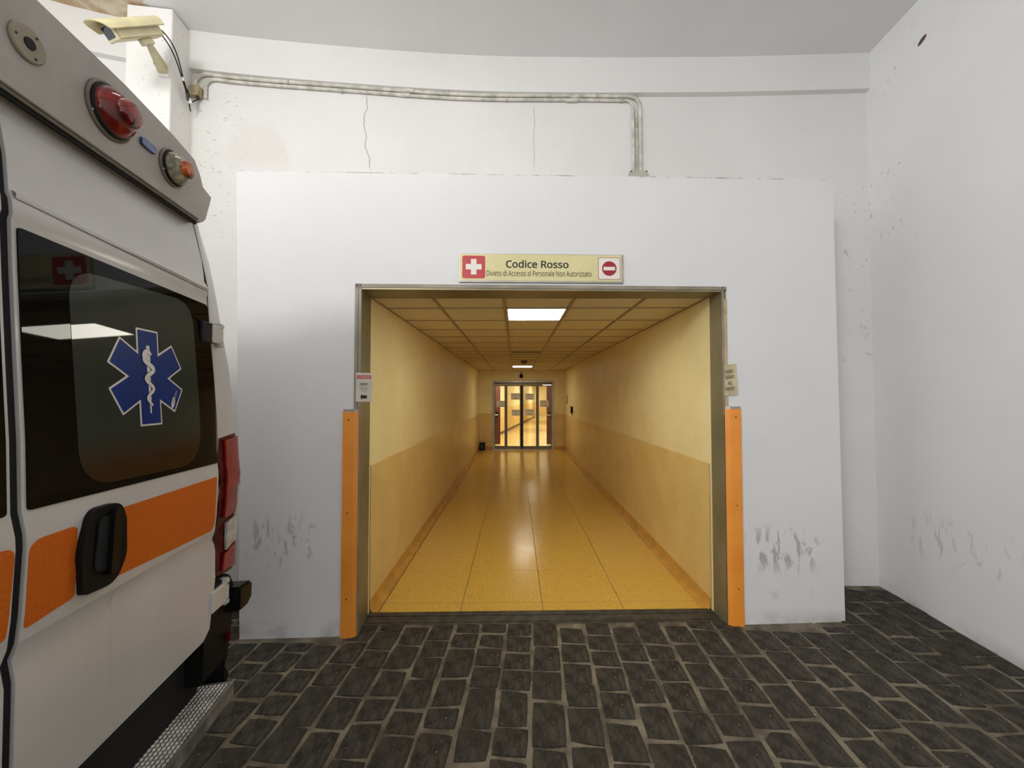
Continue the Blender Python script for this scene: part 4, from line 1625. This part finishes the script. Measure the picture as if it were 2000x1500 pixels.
# tail lamps
LAMP = [(0.897, 0.902), (0.985, 0.880), (1.089, 0.868), (1.094, 1.557), (0.985, 1.552), (0.908, 1.545), (0.893, 1.42), (0.888, 1.147), (0.886, 1.083), (0.892, 1.027)]
LAMPZ = [0.95, 1.03, 1.15, 1.25, 1.35, 1.45]
WHITE = [(0.951, 0.999), (1.0895, 1.028), (1.0895, 1.330), (1.055, 1.318), (1.032, 1.280), (1.032, 1.140), (0.940, 1.130)]
for sg in (1, -1):
    base = skin(mir([(s - 0.02 if s < 0.95 else s, z) for s, z in LAMP], sg), 0.002, 0.03, corner_surf, LAMPZ, [sg * v for v in (0.94, 0.99, 1.02, 1.045, 1.055, 1.065, 1.074, 1.082, 1.087)])
    tl = obj('tail_lamp', base, 'dark_red_lens', amb)
    sc_ = [sg * v for v in (0.94, 0.97, 1.0, 1.02, 1.04, 1.055, 1.065, 1.074, 1.082, 1.087)]
    red_up = [(0.912, 1.165), (1.02, 1.160), (1.022, 1.290), (1.05, 1.335), (1.0895, 1.350), (1.094, 1.542), (0.925, 1.532)]
    obj('red_lens', skin(mir(red_up, sg), 0.015, 0.010, corner_surf, LAMPZ, sc_), 'red_lens', tl, bevel=0.002)
    red_lo = [(0.915, 0.912), (1.086, 0.884), (1.0885, 1.012), (0.935, 0.985)]
    obj('red_lens', skin(mir(red_lo, sg), 0.015, 0.010, corner_surf, LAMPZ, sc_), 'red_lens', tl, bevel=0.002)
    obj('clear_lens', skin(mir(WHITE, sg), 0.016, 0.011, corner_surf, LAMPZ, sc_), 'clear_lens', tl, bevel=0.002)

# bumper, step
bump = MB()
bump.box(-0.36, -0.105, -0.95, 0.95, 0.34, 0.66)
bo_ = obj('bumper', bump, 'black', amb, bevel=0.01)
for sg in (1, -1):
    outl = [(0.935, 0.34), (0.985, 0.345), (1.000, 0.39), (0.965, 0.445), (0.980, 0.467), (1.005, 0.572), (1.022, 0.662), (1.022, 0.82), (0.99, 0.872), (0.77, 0.905), (0.77, 0.47), (0.935, 0.47)]
    mb = MB()
    mb.prism([(-0.004, sg * s, z) for s, z in outl], (-0.33, 0, 0))
    obj('bumper_corner', mb, 'black', bo_, bevel=0.012, bseg=2)
    mb = MB()
    mb.prism([(0.045, sg * s, z) for s, z in [(0.975, 0.682), (1.052, 0.674), (1.100, 0.70), (1.104, 0.775), (1.085, 0.790), (0.975, 0.802)]], (-0.20, 0, 0))
    obj('bumper_block', mb, 'gloss_black', bo_, bevel=0.010, bseg=2)
mb = MB()
mb.box(-0.02, 0.014, 0.955, 0.968, 0.56, 0.60)
obj('reflector', mb, 'dark_red_lens', bo_)

st = MB()
st.box(-0.10, 0.058, -0.92, 0.915, 0.33, 0.396)
so = obj('step', st, 'tread', amb, bevel=0.006)
tr = MB()
ny = 95
for k in range(ny):
    s0 = -0.91 + 1.815 * k / ny
    rows = []
    for i in range(19):
        n_ = -0.096 + 0.148 * i / 18
        j = s0 + (0.0028 if i % 2 else -0.0028)
        rows.append([(n_, j - 0.006, 0.3955), (n_, j, 0.4025), (n_, j + 0.006, 0.3955)])
    tr.grid(rows)
obj('step_tread', tr, 'tread', so)['kind'] = 'stuff'
lp = MB()
for k in range(130):
    s0 = -0.91 + 1.82 * k / 130
    lp.box(0.056, 0.0615, s0 - 0.0035, s0 + 0.0035, 0.336, 0.392)
obj('step_ribs', lp, 'tread', so)['kind'] = 'stuff'
mb = MB()
mb.box(0.052, 0.0625, -0.92, 0.915, 0.3945, 0.4015)
obj('step_edge', mb, 'alu', so)

# spoiler with its lamps
SPO = [(0.763, 2.520), (0.810, 2.551), (0.852, 2.683), (0.786, 2.700), (0.762, 2.745), (0.722, 2.790), (0.584, 2.811), (0.352, 2.829), (0.191, 2.830), (0.062, 2.830)]
c0 = 0.035
left = [(2 * c0 - s, z) for s, z in SPO[::-1]]
outline = SPO + left
SN = -0.048
mb = MB()
mb.prism([(SN, s, z) for s, z in outline], (-0.40, 0, 0))
sp = obj('rear_spoiler', mb, 'spoiler', amb, bevel=0.007, bseg=3)
mb = MB()
mb.tube([(SN - 0.012, -0.68, 2.516), (SN - 0.012, 0.0, 2.516), (SN - 0.012, 0.75, 2.516)], 0.008, 8)
obj('edge_strip', mb, 'rubber', sp)
mb = MB()
mb.tube([(SN + 0.001, -0.68, 2.5335), (SN + 0.001, 0.0, 2.5335), (SN + 0.001, 0.745, 2.5335)], 0.0045, 8)
mb.tube([(SN - 0.001, -0.68, 2.5235), (SN - 0.001, 0.0, 2.5235), (SN - 0.001, 0.75, 2.5235)], 0.004, 8)
obj('chrome_strip', mb, 'beacon_rim', sp)


def beacon(s, z, r, lens, tip, rim_r, dn):
    mb = MB()
    mb.lathe([(rim_r, -0.006), (rim_r, 0.004), (rim_r * 0.93, 0.008), (rim_r * 0.80, 0.003), (rim_r * 0.78, -0.004)], (SN + 0.002, s, z), (1, 0, 0), (0, 0, 1), 36)
    b_ = obj('beacon', mb, 'beacon_rim', sp)
    for k in range(3):
        a = R(90 + 120 * k)
        m2 = MB()
        m2.lathe([(0.004, 0), (0.003, 0.003)], (SN + 0.009, s + rim_r * 0.88 * math.cos(a), z + rim_r * 0.88 * math.sin(a)), (1, 0, 0), (0, 0, 1), 8)
        obj('screw', m2, 'chrome', b_)
    mb = MB()
    mb.lathe([(r * 1.06, -0.004), (r * 1.06, 0.012), (r, 0.016)], (SN + 0.002, s, z), (1, 0, 0), (0, 0, 1), 32)
    obj('gasket', mb, 'rubber', b_)
    mb = MB()
    mb.lathe([(r, 0.010), (r, 0.020), (r * 0.95, 0.030), (r * 0.84, 0.042 * dn), (r * 0.72, 0.050 * dn), (r * 0.58, 0.056 * dn)], (SN + 0.002, s, z), (1, 0, 0), (0, 0, 1), 32)
    obj('lens', mb, lens, b_)
    mb = MB()
    mb.lathe([(r * 0.58, 0.054 * dn), (r * 0.56, 0.068 * dn), (r * 0.47, 0.077 * dn), (r * 0.25, 0.080 * dn)], (SN + 0.002, s, z), (1, 0, 0), (0, 0, 1), 28)
    obj('lens_tip', mb, tip, b_)
    mb = MB()
    mb.box(SN + 0.002 + 0.070 * dn, SN + 0.002 + 0.0815 * dn, s - 0.004, s + 0.004, z - r * 0.58, z - r * 0.22)
    obj('notch', mb, 'beacon_rim', b_)


for sg in (1, -1):
    q = lambda s: s if sg > 0 else 2 * c0 - s
    beacon(q(0.288), 2.682, 0.074, 'beacon_red', 'beacon_red', 0.089, 0.95)
    beacon(q(0.580), 2.664, 0.060, 'beacon_clear', 'beacon_amber', 0.072, 0.9)
    mb = MB()
    pl = rounded([(q(0.450) - 0.035, 2.658), (q(0.450) + 0.035, 2.658), (q(0.450) + 0.035, 2.690), (q(0.450) - 0.035, 2.690)], 0.012, 5)
    mb.prism([(SN, s, z) for s, z in pl], (0.010, 0, 0))
    obj('blue_flasher', mb, 'blue_lamp', sp, bevel=0.002)
mb = MB()
mb.lathe([(0.046, 0), (0.046, 0.004), (0.042, 0.007), (0.016, 0.007)], (SN + 0.001, c0, 2.682), (1, 0, 0), (0, 0, 1), 32)
ds = obj('camera_disc', mb, 'disc', sp)
mb = MB()
mb.lathe([(0.015, 0.0), (0.014, 0.003)], (SN + 0.008, c0, 2.682), (1, 0, 0), (0, 0, 1), 20)
obj('camera_lens', mb, 'rubber', ds)
for k in range(3):
    a = R(60 + 120 * k)
    mb = MB()
    mb.lathe([(0.003, 0), (0.003, 0.003)], (SN + 0.007, c0 + 0.033 * math.cos(a), 2.682 + 0.033 * math.sin(a)), (1, 0, 0), (0, 0, 1), 8)
    obj('screw', mb, 'ink', ds)
print('stones', n_stone)
